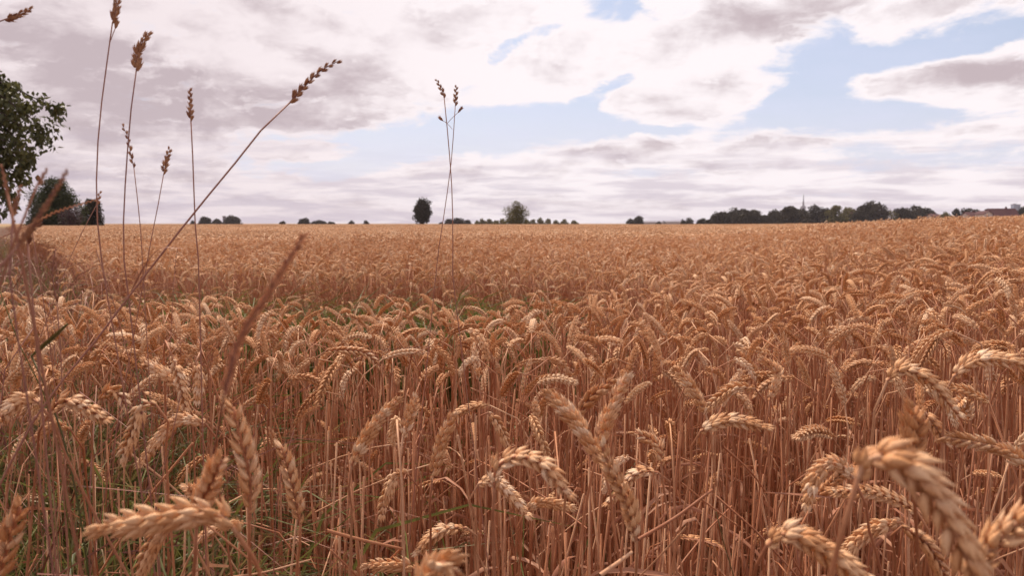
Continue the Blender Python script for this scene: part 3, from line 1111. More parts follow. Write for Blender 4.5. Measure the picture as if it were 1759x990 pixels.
hero([(1297, 668), (1262, 668), (1215, 702)], 1.05, [(1304, 760), (1312, 1000)], 'ear nodding left towards the ear above the level one', 'the ear nodding left', seed=18)
hero([(1322, 690), (1335, 640), (1310, 618)], 1.1, [(1320, 800), (1322, 1000)], 'short pale ear curled over at the top of a straight straw', 'the short curled pale ear', 'pale', seed=19)
hero([(1524, 655), (1548, 635), (1592, 652), (1645, 712)], .75, [(1500, 740), (1478, 880), (1470, 1000)], 'long golden ear arching to the right at the upper right', 'the long arching golden ear', seed=20, roll=.5)
hero([(1638, 648), (1672, 620), (1720, 618), (1770, 632)], .80, [(1622, 700), (1605, 1000)], 'long pale ear arching out past the right edge', 'the right-edge pale ear', 'pale', seed=21, roll=.5)
hero([(1668, 722), (1655, 690), (1640, 700)], .95, [(1650, 820), (1618, 1000)], 'short pale tuft of an ear at the tip of the long arching one', 'the short pale tuft', 'pale', seed=22, d_tip=.9)
hero([(1570, 800), (1570, 748), (1567, 700)], .52, [(1572, 880), (1580, 1000)], 'dark brown blurred ear standing upright at the right', 'the dark upright ear', 'brown', seed=23)
hero([(1588, 708), (1604, 728), (1624, 762)], .85, [(1570, 720), (1562, 860), (1560, 1000)], 'short bright ear hanging right of the dark upright ear', 'the short bright hanging ear', 'pale', seed=24)
hero([(1775, 815), (1735, 778), (1690, 764), (1622, 752)], .72, [(1790, 870), (1800, 1000)], 'long ear reaching in from the right edge and pointing left', 'the ear reaching in', seed=25, roll=.5)
hero([(1474, 822), (1490, 788), (1550, 800), (1615, 868), (1685, 1010)], .33, [(1452, 890), (1425, 1000)],
     'huge blurred ear arching down to the right at the lower right', 'the huge blurred ear', size=1.05, seed=26, roll=.5)
hero([(1650, 1020), (1690, 955), (1740, 905), (1800, 870)], .40, [(1630, 1080)], 'blurred ear in the lower right corner rising to the right', 'the lower right corner ear', seed=27)
hero([(1318, 938), (1345, 918), (1400, 938), (1482, 995)], .50, [(1300, 970), (1290, 1000)], 'thick ear arching right at the bottom, left of the huge blurred one', 'the thick bottom ear', seed=28, roll=.5)
hero([(1466, 822), (1436, 796), (1402, 818), (1386, 866)], .70, [(1490, 900), (1518, 1000)], 'pale ear curving down to the left behind the huge blurred one', 'the pale ear curving left', 'pale', seed=29)
hero([(1575, 880), (1535, 858), (1490, 845), (1430, 846)], .80, [(1590, 940), (1600, 1000)], 'ear lying almost level behind the huge blurred one', 'the level rear ear', seed=30)
hero([(1548, 898), (1510, 905), (1450, 950)], .76, [(1565, 940), (1575, 1000)], 'golden ear hanging left between the thick bottom ear and the huge one', 'the low golden ear', seed=31)
hero([(1550, 905), (1590, 935), (1622, 990)], .70, [(1538, 960), (1536, 1000)], 'brownish ear hanging right under the huge blurred one', 'the brownish low ear', 'brown', seed=32)
hero([(802, 908), (770, 908), (745, 922), (719, 950)], .88, [(815, 940), (842, 1000)], 'golden ear hanging left near the bottom, left of the large arched one', 'the low ear hanging left', seed=33)
hero([(903, 878), (925, 864), (978, 872)], .90, [(895, 930), (890, 1000)], 'small golden ear pointing right below the large arched one', 'the small golden level ear', seed=34)
hero([(822, 832), (848, 826), (875, 848), (903, 884)], .88, [(818, 900), (822, 1000)], 'bright ear hanging right just behind the large arched one', 'the bright ear under the arch', 'pale', seed=35)
hero([(700, 815), (684, 812), (668, 842), (656, 884)], 1.0, [(720, 880), (760, 1000)], 'bright ear hanging straight down left of centre', 'the bright hanging ear', seed=36)
hero([(716, 980), (690, 972), (632, 972)], .90, [(740, 1010)], 'golden ear lying level and pointing left at the bottom', 'the level ear at the bottom', seed=37)
hero([(838, 710), (848, 720), (862, 742), (873, 768)], 1.15, [(830, 760), (822, 1000)], 'short bright ear hanging above the large arched one', 'the short bright ear', 'pale', seed=38)
hero([(66, 692), (45, 684), (20, 698), (-8, 730)], .72, [(95, 740), (150, 860), (225, 1000)], 'pale ear hanging left at the left edge on a long sloping straw', 'the pale ear at the left edge', 'pale', seed=39)
hero([(86, 708), (105, 690), (140, 697), (180, 722)], .74, [(66, 760), (45, 1000)], 'golden ear bent over to the right at the left side', 'the golden ear bent right', seed=40, roll=.5)
hero([(122, 740), (100, 729), (62, 752)], .85, [(145, 800), (170, 1000)], 'thin brownish ear hanging left below the golden bent one', 'the thin brownish ear', 'brown', size=.8, seed=41)
hero([(268, 696), (246, 694), (232, 735), (211, 786)], .80, [(285, 760), (300, 1000)], 'long golden ear hanging down to the left on the left side', 'the long golden hanging ear', seed=42)
hero([(352, 728), (312, 722), (282, 745), (243, 795)], .86, [(370, 790), (400, 1000)], 'long ear drooping left beside the long golden hanging one', 'the long drooping ear', seed=43)
hero([(172, 688), (190, 671), (206, 680), (218, 700)], .95, [(160, 800), (165, 1000)], 'short plump ear bent right above the golden bent one', 'the short plump ear', seed=44)
hero([(-6, 1010), (12, 945), (34, 872)], .52, [(-10, 1060)], 'blurred ear leaning right in the lower left corner', 'the lower left corner ear', 'brown', seed=45)
hero([(300, 895), (275, 915), (258, 945), (236, 992)], .70, [(330, 930), (370, 1010)], 'dull ear hanging down left underneath the big level blurred one', 'the ear under the level one', 'brown', seed=46)
hero([(345, 862), (335, 850), (322, 838)], .85, [(352, 900), (360, 1000)], 'short pale ear facing the camera beside the thick upright one', 'the pale ear facing us', 'pale', seed=47, d_tip=.80)
hero([(296, 612), (306, 640), (314, 668), (320, 700)], 1.0, [(282, 590), (284, 700), (290, 1000)], 'wide flat-faced pale ear hanging straight down on the left', 'the flat-faced hanging ear', 'pale', seed=48)
hero([(336, 622), (342, 650), (338, 688)], 1.05, [(352, 610), (362, 700), (366, 1000)], 'narrow ear hanging down beside the flat-faced one', 'the narrow hanging ear', 'pale', seed=49)
hero([(310, 668), (285, 645), (248, 622)], 1.05, [(330, 720), (340, 1000)], 'feathery pale ear leaning up left beside the flat-faced one', 'the feathery pale ear', 'pale', seed=50)
hero([(560, 604), (590, 602), (625, 606), (650, 628)], 1.35, [(545, 640), (540, 900)], 'long ear arching right above the ear leaning right', 'the long leftward arching ear', 'pale', seed=51)
hero([(800, 568), (815, 572), (830, 592), (836, 612)], 1.4, [(785, 600), (778, 900)], 'plump pale ear bent right in the middle distance at centre', 'the plump pale centre ear', 'pale', seed=52)

# ------------------------------------------------------------------ wheat: the stand
STANCE = []
VAR = []
for q in range(26):
    rnd = random.Random(500 + q)
    if q < 5:
        nod, st = rnd.uniform(.15, .6), 'upright'
    elif q < 10:
        nod, st = rnd.uniform(.8, 1.2), 'leaning'
    elif q < 16:
        nod, st = rnd.uniform(1.4, 2.0), 'arched'
    else:
        nod, st = rnd.uniform(2.1, 2.75), 'drooping'
    el_ = rnd.uniform(.044, .080)
    s, e = wheat_line(.86, nod, rnd.uniform(.06, .12), el_, rnd.uniform(-.03, .06), rnd)
    roll = rnd.uniform(0, PI)
    VAR.append((s, e, roll, st, nod))
ear_meshes, stem_meshes, leaf_meshes, joined_hi, joined_lo = [], [], [], [], []
for q, (s, e, roll, st, nod) in enumerate(VAR):
    rnd = random.Random(900 + q)
    mb = MB(); ear_into(mb, e, roll, rnd, 0, .87); ear_meshes.append(mb.mesh('ear', [M_EAR]))
    mb = MB()
    c = resample(s, 20)
    tube(mb, c, np.linspace(.0021, .0011, 20), 5)
    j = rnd.randrange(8, 13)
    tube(mb, [c[j] - (c[j + 1] - c[j]) * .08, c[j], c[j] + (c[j + 1] - c[j]) * .08], [.0018, .0026, .0018], 5)
    stem_meshes.append(mb.mesh('stem', [M_STEM]))
    mb = MB()
    leaf_into(mb, c[rnd.randrange(6, 13)], rnd.uniform(0, 6), rnd)
    leaf_meshes.append(mb.mesh('leaf', [M_LEAF]))
    for lod, store in ((0, joined_hi), (1, joined_lo)):
        rnd = random.Random(900 + q)
        mb = MB()
        ear_into(mb, e, roll, rnd, lod, .86, 0)
        tube(mb, resample(s, 10 if lod == 0 else 6), np.linspace(.0021, .0012, 10 if lod == 0 else 6), 5 if lod == 0 else 4, 1)
        leaf_into(mb, c[rnd.randrange(6, 14)], rnd.uniform(0, 6), rnd, None, 2, 0, 6)
        if q % 3 == 0:
            leaf_into(mb, c[rnd.randrange(3, 9)], rnd.uniform(0, 6), rnd, None, 2, 0, 6)
        store.append(mb.mesh('wheat', [M_EAR, M_STEM, M_LEAF]))


def tile(size, n, lod, seed, leafy=False):
    """a square piece of standing crop for the distance"""
    rnd = random.Random(seed)
    mb = MB()
    for i in range(n):
        q = rnd.randrange(26)
        s, e, roll, st, nod = VAR[q]
        x, y, a = rnd.uniform(-.5, .5) * size, rnd.uniform(-.5, .5) * size, rnd.uniform(0, 2 * PI)
        zs = rnd.gauss(.985, .03)
        R = np.array([[math.cos(a), -math.sin(a), 0], [math.sin(a), math.cos(a), 0], [0, 0, 1]])
        lean = np.array([rnd.gauss(0, .05), rnd.gauss(0, .05)])
        def tf(p):
            w = p @ R.T
            w[:, 0] += w[:, 2] * lean[0] + x
            w[:, 1] += w[:, 2] * lean[1] + y
            w[:, 2] *= zs
            return w
        ti = rnd.random()
        ear_into(mb, tf(e), roll, rnd, lod, .80, 0, ti)
        st_ = s[int(len(s) * (.3 if lod == 2 else .6)):]
        tube(mb, resample(tf(st_), 3 if lod == 2 else 2), .0022 if lod == 2 else .003, 3, 1, ti, False)
        if leafy and i % 3 == 0:
            leaf_into(mb, tf(s[len(s) * 2 // 3:len(s) * 2 // 3 + 1])[0], a, rnd, None, 2, ti, 4, .004)
    return mb.mesh('wheat', [M_EAR, M_STEM, M_LEAF], True, True)


tiles_mid = [tile(1.0, 250, 2, 40 + i, True) for i in range(4)]
tiles_far = [tile(3.0, 1250, 3, 60 + i) for i in range(3)]

# choose where each stalk stands


def uv_of(x, y):
    return x / np.maximum(y, .05)


def in_gap(x, y):
    """the bare strip full of weeds that crosses in front of the main crop"""
    u = uv_of(x, y)
    near = 2.45 + .10 * np.sin(x * 3.1) + 0.8 * smooth(.02, .28, u)
    far = 4.3 + .15 * np.sin(x * 2.3 + 1) + .8 * smooth(.25, .55, -u) - 1.0 * smooth(.0, .28, u)
    return (y > near) & (y < far)


def verge(x, y):
    return x < -.61 * y + .45 * smooth(2.9, 3.6, y) - .6 * (1 - smooth(2.4, 3.0, y))


def scatter(n, y0, y1, um=.78):
    y = np.sqrt(RNG.uniform(y0 ** 2, y1 ** 2, n))
    u = RNG.uniform(-um, um, n)
    return u * y, y


pts = []   # x, y, proto set, height
N = int(.78 * (3.2 ** 2 - .7 ** 2) * 560)
x, y = scatter(N, .7, 3.2)
d = np.hypot(x, y)
u = uv_of(x, y)
dens = smooth(.72, 1.0, d) * .12 + smooth(1.05, 1.55, d) * .88
dens *= 1 - .80 * (1 - smooth(-.55, -.12, u)) * (1 - smooth(1.2, 1.9, d))
dens *= .44 + .34 * smooth(1.3, 1.9, d)
keep = (RNG.uniform(0, 1, N) < dens) & ~in_gap(x, y)
x, y = x[keep], y[keep]
hn = RNG.normal(.985, .03, len(x)) * np.where(RNG.uniform(0, 1, len(x)) < .22, RNG.uniform(.62, .93, len(x)), 1.0)
near_set = np.stack([x, y, hn, RNG.uniform(0, 2 * PI, len(x))], axis=1)
# keep the close ones from crowding the prominent ears out
hb = np.array([h[4][:2] for h in heroes])
near_set = near_set[np.argsort(np.hypot(near_set[:, 0], near_set[:, 1]))]
inview = np.abs(uv_of(near_set[:, 0], near_set[:, 1])) < .66
first = np.where(inview)[0][:300 - len(heroes)]
is_first = np.zeros(len(near_set), bool)
is_first[first] = True


def project(p):
    q = p - np.array([0, 0, CAM_Z])
    dpt = q[1] * CT - q[2] * ST
    up = q[1] * ST + q[2] * CT
    return 879.5 + q[0] / dpt * FPX, 495 - up / dpt * FPX, dpt


REL = ['right of', 'upper right of', 'above', 'upper left of', 'left of', 'lower left of', 'below', 'lower right of']
pend = {}
for i in first:
    X, Y, hs, a = near_set[i]
    rnd = random.Random(int(i) + 3000)
    q = rnd.randrange(26)
    s, e, roll, st, nod = VAR[q]
    ty = rnd.choice(['pale', 'golden', 'golden', 'brown'])
    tz = float(terrain(X, Y))
    tilt = (rnd.gauss(0, .05), rnd.gauss(0, .05))
    t = empty('wheat_stalk', (X, Y, tz), (tilt[0], tilt[1], a))
    wx = rnd.uniform(.84, 1.12)
    t.scale = (wx, wx, hs)
    col = TINTS[ty]
    link('stem', stem_meshes[q], t, col)
    link('ear', ear_meshes[q], t, col)
    link('leaf', leaf_meshes[q], t)
    R = Matrix.Translation((X, Y, tz)) @ Matrix.Rotation(a, 4, 'Z')
    mid = R @ Vector(e[len(e) // 2] * np.array([1, 1, hs]))
    tip = R @ Vector(e[-1] * np.array([1, 1, hs]))
    b0 = R @ Vector(e[0] * np.array([1, 1, hs]))
    mx, my, _ = project(np.array(mid))
    dx = tip.x - b0.x
    dy = tip.y - b0.y
    if st == 'upright':
        way = ''
    elif abs(dx) > abs(dy) * .7:
        way = ' right' if dx > 0 else ' left'
    else:
        way = ' towards us' if dy < 0 else ' away from us'
    verb = {'upright': 'standing upright', 'leaning': 'leaning', 'arched': 'arching', 'drooping': 'drooping'}[st]
    best = min(heroes, key=lambda h: math.hypot(h[0] - mx, h[1] - my))
    ang = math.atan2(best[1] - my, mx - best[0])
    rel = REL[int(round(ang / (PI / 4))) % 8]
    key = (ty, verb + way, rel, best[2])
    pend.setdefault(key, []).append((math.hypot(best[0] - mx, best[1] - my), t))
ORD = ['', 'second nearest ', 'third nearest ', 'fourth ', 'fifth ', 'sixth ', 'seventh ', 'eighth ', 'ninth ', 'tenth ', 'eleventh ', 'twelfth ']
for (ty, vw, rel, bn), lst in pend.items():
    lst.sort(key=lambda z: z[0])
    for j, (_, t) in enumerate(lst):
        o = ORD[j] if len(lst) > 1 else ''
        if len(lst) > 1 and j == 0:
            o = 'nearest '
        tag(t, f"{o}{ty} ear {vw}, {rel} {bn}", 'wheat', 'ripe wheat stalks close to the camera')

rest = near_set[~is_first]
P_, R_, S_, I_ = [], [], [], []


def addp(x, y, hs, a, idx, sc=1.0, tl=.06):
    P_.append(np.stack([x, y, terrain(x, y)], axis=1))
    n = len(x)
    R_.append(np.stack([RNG.normal(0, tl, n), RNG.normal(0, tl, n), a], axis=1))
    wv = RNG.uniform(.82, 1.14, n) if tl > .05 else np.ones(n)
    S_.append(np.stack([wv * sc, wv * sc, hs * sc], axis=1))
    I_.append(idx)


addp(rest[:, 0], rest[:, 1], rest[:, 2], rest[:, 3], RNG.integers(0, 26, len(rest)))
# beyond the gap, single stalks to 12 m
N = int(.78 * (12 ** 2 - 3.0 ** 2) * 330)
x, y = scatter(N, 3.2, 12)
k_ = ~in_gap(x, y) & ~verge(x, y)
x, y = x[k_], y[k_]
addp(x, y, RNG.normal(.965, .032, len(x)) * np.where(RNG.uniform(0, 1, len(x)) < .2, RNG.uniform(.7, .95, len(x)), 1.0), RNG.uniform(0, 2 * PI, len(x)), 26 + RNG.integers(0, 26, len(x)))
# a few stragglers in the gap
x, y = scatter(1300, 2.5, 5.2)
k_ = in_gap(x, y) & (RNG.uniform(0, 1, 1300) < .6)
x, y = x[k_], y[k_]
addp(x, y, RNG.uniform(.68, .95, len(x)), RNG.uniform(0, 2 * PI, len(x)), 26 + RNG.integers(0, 26, len(x)))
gx, gy = np.meshgrid(np.arange(-40, 41, 1.0), np.arange(11.6, 52, 1.0))
gx, gy = gx.ravel() + RNG.uniform(-.12, .12, gx.size), gy.ravel() + RNG.uniform(-.12, .12, gy.size)
k_ = (np.abs(uv_of(gx, gy)) < .80) & ~verge(gx, gy)
gx, gy = gx[k_], gy[k_]
addp(gx, gy, RNG.normal(.985, .02, len(gx)), RNG.integers(0, 4, len(gx)) * PI / 2, 52 + RNG.integers(0, 4, len(gx)), 1.03, .004)
gx, gy = np.meshgrid(np.arange(-168, 169, 3.0), np.arange(52.6, 205, 3.0))
gx, gy = gx.ravel(), gy.ravel()
k_ = (np.abs(uv_of(gx, gy)) < .80) & ~verge(gx, gy)
gx, gy = gx[k_], gy[k_]
addp(gx, gy, RNG.normal(.985, .02, len(gx)), RNG.integers(0, 4, len(gx)) * PI / 2, 56 + RNG.integers(0, 3, len(gx)), 1.03, .002)

PROTO = bpy.data.collections.new('crop_pieces')
for i, me in enumerate(joined_hi + joined_lo + tiles_mid + tiles_far):
    o = bpy.data.objects.new('crop_piece.%03d' % (i + 1), me)
    PROTO.objects.link(o)


def instancer(name, col, P, R, S, I):
    P, R, S, I = np.concatenate(P), np.concatenate(R), np.concatenate(S), np.concatenate(I)
    me = bpy.data.meshes.new(name)
    me.vertices.add(len(P))
    me.vertices.foreach_set('co', P.astype(np.float32).ravel())
    for nm, ty, ar in (('turn', 'FLOAT_VECTOR', R), ('size', 'FLOAT_VECTOR', S)):
        a = me.attributes.new(nm, ty, 'POINT')
        a.data.foreach_set('vector', ar.astype(np.float32).ravel())
    a = me.attributes.new('which', 'INT', 'POINT')
    a.data.foreach_set('value', I.astype(np.int32))
    me.update()
    o = link(name, me)
    ng = bpy.data.node_groups.new(name, 'GeometryNodeTree')
    ng.interface.new_socket('Geometry', in_out='INPUT', socket_type='NodeSocketGeometry')
    ng.interface.new_socket('Geometry', in_out='OUTPUT', socket_type='NodeSocketGeometry')
    n, l = ng.nodes, ng.links
    gi, go = n.new('NodeGroupInput'), n.new('NodeGroupOutput')
    ci = n.new('GeometryNodeCollectionInfo')
    ci.inputs['Collection'].default_value = col
    ci.inputs['Separate Children'].default_value = True
    ci.inputs['Reset Children'].default_value = True
    ip = n.new('GeometryNodeInstanceOnPoints')
    ip.inputs['Pick Instance'].default_value = True
    mp = n.new('GeometryNodeMeshToPoints')
    l.new(gi.outputs[0], mp.inputs['Mesh'])
    l.new(mp.outputs[0], ip.inputs['Points'])
    l.new(ci.outputs[0], ip.inputs['Instance'])
    for nm, ty, sock in (('which', 'INT', 'Instance Index'), ('turn', 'FLOAT_VECTOR', 'Rotation'), ('size', 'FLOAT_VECTOR', 'Scale')):
        na = n.new('GeometryNodeInputNamedAttribute')
        na.data_type = ty
        na.inputs['Name'].default_value = nm
        src = na.outputs['Attribute']
        if sock == 'Rotation':
            er = n.new('FunctionNodeEulerToRotation')
            l.new(src, er.inputs[0])
            src = er.outputs[0]
        l.new(src, ip.inputs[sock])
    l.new(ip.outputs[0], go.inputs[0])
    md = o.modifiers.new('crop', 'NODES')
    md.node_group = ng
    return o


wheat_mass = instancer('wheat_crop', PROTO, P_, R_, S_, I_)
tag(wheat_mass, kind='stuff')

# ------------------------------------------------------------------ fallen and crossing straws, litter
straws = [
    ([(560, 912), (620, 928), (692, 944)], .85, 'thick dry straw lying almost level near the bottom left of centre', .0028),
    ([(400, 992), (450, 985), (535, 962)], .8, 'thin straw rising to the right along the bottom left', .0016),
    ([(1310, 846), (1370, 850), (1432, 856)], .8, 'flat reddish dry leaf lying level left of the huge blurred ear', .0028),
    ([(1096, 928), (1160, 890), (1224, 842)], .80, 'bent straw sloping up to the right below the level ear', .0026),
    ([(1170, 830), (1220, 870), (1268, 905)], .95, 'thin straw sloping down to the right across the sloping bent one', .0016),
    ([(690, 942), (640, 990), (600, 1020)], .9, 'thin dark straw sloping down left from the end of the thick level straw', .0014),
    ([(1030, 990), (1065, 965), (1085, 950)], .7, 'short thick straw stub at the bottom under the long ear', .003),
    ([(1242, 768), (1290, 812), (1318, 850)], .95, 'thin reddish straw sloping down right of the level ear', .0018),
    ([(200, 760), (330, 870), (420, 1000)], .95, 'pale straw leaning across the green grass at lower left', .0018),
    ([(1180, 905), (1130, 960), (1080, 1010)], .85, 'dark straw sloping down left beneath the bent sloping one', .0016),
]
for (pl, dd, lb, w) in straws:
    c = catmull([pix(x, y, dd * (1 + .03 * i)) for i, (x, y) in enumerate(pl)], 10)
    b = c[0].copy()
    mb = MB()
    if 'leaf' in lb:
        ribbon(mb, c - b, np.array([.3, .8, 1, 1, 1, 1, .9, .7, .4, .1]) * w, 1.2, 0, 0, .8, .4)
        o = link('dry_leaf', mb.mesh('dry_leaf', [M_LEAF]))
        o.location = b
        tag(o, lb, 'leaf')
    else:
        tube(mb, c - b, np.linspace(w, w * .7, 10) * .8, 6)
        o = link('broken_straw', mb.mesh('broken_straw', [M_STEM]))
        o.location = b
        tag(o, lb, 'straw', 'broken straws leaning among the stalks')

# bare straws and ear-less tillers standing among the ears
mb = MB()
rnd = random.Random(78)
for i in range(3400):
    y = math.sqrt(rnd.uniform(.95 ** 2, 2.7 ** 2))
    u_ = rnd.uniform(-.72, .72)
    x = u_ * y
    if bool(in_gap(np.array(x), np.array(y))) or (u_ < -.35 and y < 1.7 and rnd.random() < .6):
        continue
    h = rnd.uniform(.45, .80)
    a, l_ = rnd.uniform(0, 2 * PI), abs(rnd.gauss(0, .10))
    b = np.array([x, y, float(terrain(x, y))])
    e = b + [h * l_ * math.cos(a), h * l_ * math.sin(a), h]
    m_ = (b + e) / 2 + [rnd.gauss(0, .008), rnd.gauss(0, .008), 0]
    ti = rnd.random()
    tube(mb, catmull([b, m_, e], 6), np.linspace(.0022, .0013, 6), 4, 0, ti)
    if rnd.random() < .5:
        leaf_into(mb, (m_ + e) / 2, a + 1, rnd, rnd.uniform(.07, .16), 1, ti, 5, .003)
tag(link('bare_straws', mb.mesh('bare_straws', [M_STEM, M_LEAF], True, True)), kind='stuff')

# dead leaves and crossing straw bits inside the stand
mb = MB()
rnd = random.Random(77)
for i in range(2600):
    y = math.sqrt(rnd.uniform(.85 ** 2, 2.9 ** 2))
    x = rnd.uniform(-.72, .72) * y
    if in_gap(np.array(x), np.array(y)):
        continue
    z = rnd.uniform(.05, .68)
    a = rnd.uniform(0, 2 * PI)
    if i % 3:
        leaf_into(mb, np.array([x, y, z]), a, rnd, rnd.uniform(.08, .2), 1, rnd.random(), 6, .003)
    else:
        L = rnd.uniform(.1, .3)
        sl = rnd.uniform(-.3, 1.2)
        e = np.array([x, y, z]) + L * np.array([math.cos(a) * math.cos(sl), math.sin(a) * math.cos(sl), math.sin(sl)])
        tube(mb, catmull([(x, y, z), (np.array([x, y, z]) + e) / 2 + [0, 0, .01], e], 4), .0013, 4, 0, rnd.random())
tag(link('straw_litter', mb.mesh('straw_litter', [M_STEM, M_LEAF], True, True)), kind='stuff')


# ------------------------------------------------------------------ green growth
def blades(name, n, place, h0, h1, w, mat, seed, kind='stuff'):
    rnd = random.Random(seed)
    mb = MB()
    k = 0
    while k < n:
        x, y = place(rnd)
        h = rnd.uniform(h0, h1)
        a = rnd.uniform(0, 2 * PI)
        ln = rnd.uniform(.1, .7)
        b = np.array([x, y, float(terrain(x, y))])
        d_ = np.array([math.cos(a), math.sin(a), 0])
        p = [b, b + d_ * h * ln * .15 + [0, 0, h * .45], b + d_ * h * ln * .5 + [0, 0, h * .85], b + d_ * h * ln * (1.0) + [0, 0, h * rnd.uniform(.7, 1.0)]]
        c = catmull(p, 7)
        ribbon(mb, c, np.array([.7, .9, 1, .95, .75, .45, .05]) * w * rnd.uniform(.6, 1.3), rnd.uniform(0, 6), 0, rnd.random(), rnd.uniform(-1, 1), .3)
        k += 1
    tag(link(name, mb.mesh(name, [mat], True, True)), kind=kind)


def pl_left(r):
    while True:
        y = math.sqrt(r.uniform(.75 ** 2, 2.6 ** 2))
        u = r.uniform(-.74, .05)
        if y > 1.7 and u > -.42:
            continue
        if r.random() < (1 - smooth(-.56, -.28, u)) + .02:
            return u * y, y


def pl_centre(r):
    y = math.sqrt(r.uniform(1.0, 2.6 ** 2))
    return r.uniform(-.5, .35) * y, y


def pl_gap(r, y0=2.7, y1=4.4):
    while True:
        y = r.uniform(y0, y1)
        u = r.uniform(-.42, .04) if r.random() < .85 else r.uniform(-.7, .2)
        if bool(in_gap(np.array(u * y), np.array(y))):
            return u * y, y


def pl_bank(r):
    y = math.sqrt(r.uniform(.95 ** 2, 3.0 ** 2))
    return -r.uniform(.50, .74) * y, y


def pl_verge(r):
    while True:
        y = math.sqrt(r.uniform(3.2 ** 2, 30 ** 2)) if r.random() < .5 else r.uniform(3.2, 10)
        x = -r.uniform(.45, .82) * y
        if bool(verge(np.array(x), np.array(y))):
            return x, y


blades('green_grass', 6200, pl_left, .40, .80, .0034, M_GREEN, 21)
blades('green_grass', 260, pl_centre, .15, .42, .0028, M_GREEN, 22)
blades('weeds', 800, pl_gap, .15, .42, .005, M_WEED, 23)
blades('tall_weeds', 1300, lambda r: pl_gap(r, 3.6, 5.2), .58, .84, .005, M_WEED, 27)
blades('dry_grass', 2600, pl_verge, .5, .95, .004, M_CULM, 24)
blades('brown_bank_grass', 700, pl_bank, .6, 1.02, .0016, M_CULM, 29)
blades('straw_bank_grass', 420, pl_bank, .5, .98, .0016, M_LEAF, 30)
blades('pale_dry_grass', 350, pl_verge, .5, 1.0, .003, M_LEAF, 26)
blades('verge_grass', 3600, pl_verge, .3, .8, .005, M_GREEN, 25)

# ------------------------------------------------------------------ tall grasses in front
CLU = []
for q in range(5):
    rnd = random.Random(700 + q)
    mb = MB()
    for i in range(26):
        a = rnd.uniform(0, 2 * PI)
        sp = rnd.uniform(.05, .55)
        dd = np.array([math.cos(a) * sp, math.sin(a) * sp * .7, 1.0])
        o = np.array([math.cos(a), math.sin(a), 0]) * .06 * rnd.random() + np.array([0, 0, rnd.uniform(0, .35)])
        put_husk(mb, HUSK_MID, o, dd, np.array([math.cos(a), math.sin(a), .01]), rnd.uniform(.5, .8), .27)
    CLU.append(mb.mesh('spikelet', [M_SEED]))


def place_cluster(o, dirn, s, parent, rnd, col=None):
    z = Vector(unit(dirn))
    R = z.to_track_quat('Z', 'Y').to_matrix().to_4x4() @ Matrix.Rotation(rnd.uniform(0, 6), 4, 'Z')
    sp = link('spikelet', CLU[rnd.randrange(5)], parent, col)
    sp.matrix_local = Matrix.Translation(Vector(o)) @ R @ Matrix.Scale(s, 4)


def culm(head, stem, d, label, ncl, csize, cat='grass', d2=None, side=(), thick=.0007, mat=None, leaf=None, col=None, seed=0, ground=True):
    """head: pixel line from the base of the seed head to its tip; stem: pixel line going down from the head base"""
    rnd = random.Random(seed + int(head[0][0]))
    dd = d2 or d
    pts_ = [head[0]] + list(stem)
    S = [pix(x, y, d + (dd - d) * i / max(1, len(pts_) - 1)) for i, (x, y) in enumerate(pts_)]
    if ground and S[-1][2] > .05:
        g = S[-1].copy()
        dr = unit(S[-1] - S[-2])
        hor = dr[:2] / max(-dr[2], .5) * g[2]
        hl = np.linalg.norm(hor)
        if hl > .4:
            hor *= .4 / hl
        g[:2] += hor
        g[2] = float(terrain(g[0], g[1]))
        S.append(g)
    base = S[-1].copy()
    t = empty('grass_stalk', base)
    tag(t, label, cat, 'tall dry grasses in front of the field')
    mb = MB()
    c = catmull([p - base for p in S[::-1]], 34)
    tube(mb, c, np.linspace(thick * 1.5, thick, 34), 6)
    for j in (14, 24):
        dq = (c[j + 1] - c[j]) * .06
        tube(mb, [c[j] - dq, c[j], c[j] + dq], [thick * 1.2, thick * 2.0, thick * 1.2], 6)
    link('stem', mb.mesh('stem', [mat or M_CULM]), t)
    ncl = int(ncl * 1.7)
    csize *= 1.0
    H = catmull([pix(x, y, d) for x, y in head], max(ncl, 4) + 1)
    mb = MB()
    tube(mb, H - base, np.linspace(thick, thick * .5, len(H)), 5)
    pn = link('seed_head', mb.mesh('seed_head', [mat or M_CULM]), t)
    for i in range(ncl):
        f = i / max(1, ncl - 1)
        j = min(len(H) - 2, int(f * (len(H) - 1)))
        tdir = unit(H[j + 1] - H[j])
        sd = unit(np.cross(tdir, [0, 1, 0])) * (1 if i % 2 else -1)
        o = H[j] - base + sd * csize * .12
        place_cluster(o, tdir + sd * rnd.uniform(.08, .30) + np.array([0, rnd.uniform(-.3, .3), 0]), csize * (1.15 - .5 * f) * rnd.uniform(.85, 1.15), pn, rnd, col)
    for (p0, p1, n_, cs) in side:
        A, B_ = pix(*p0, d) - base, pix(*p1, d) - base
        mb = MB()
        tube(mb, catmull([A, (A + B_) / 2 + [0, 0, .0005], B_], 5), thick * .6, 5)
        br = link('branch', mb.mesh('branch', [mat or M_CULM]), t)
        for i in range(n_):
            q = B_ - (B_ - A) * .12 * i
            place_cluster(q, unit(B_ - A) + np.array([0, 0, .35]), cs * rnd.uniform(.85, 1.1), br, rnd, col)
    if leaf:
        L = catmull([pix(x, y, dd * .99) - base for x, y in leaf], 10)
        mb = MB()
        ribbon(mb, L, np.array([.6, .9, 1, 1, 1, .9, .8, .6, .35, .05]) * .0011, 1.0, 0, 0, 1.2, .3)
        link('leaf', mb.mesh('leaf', [M_CULM]), t)
    return t


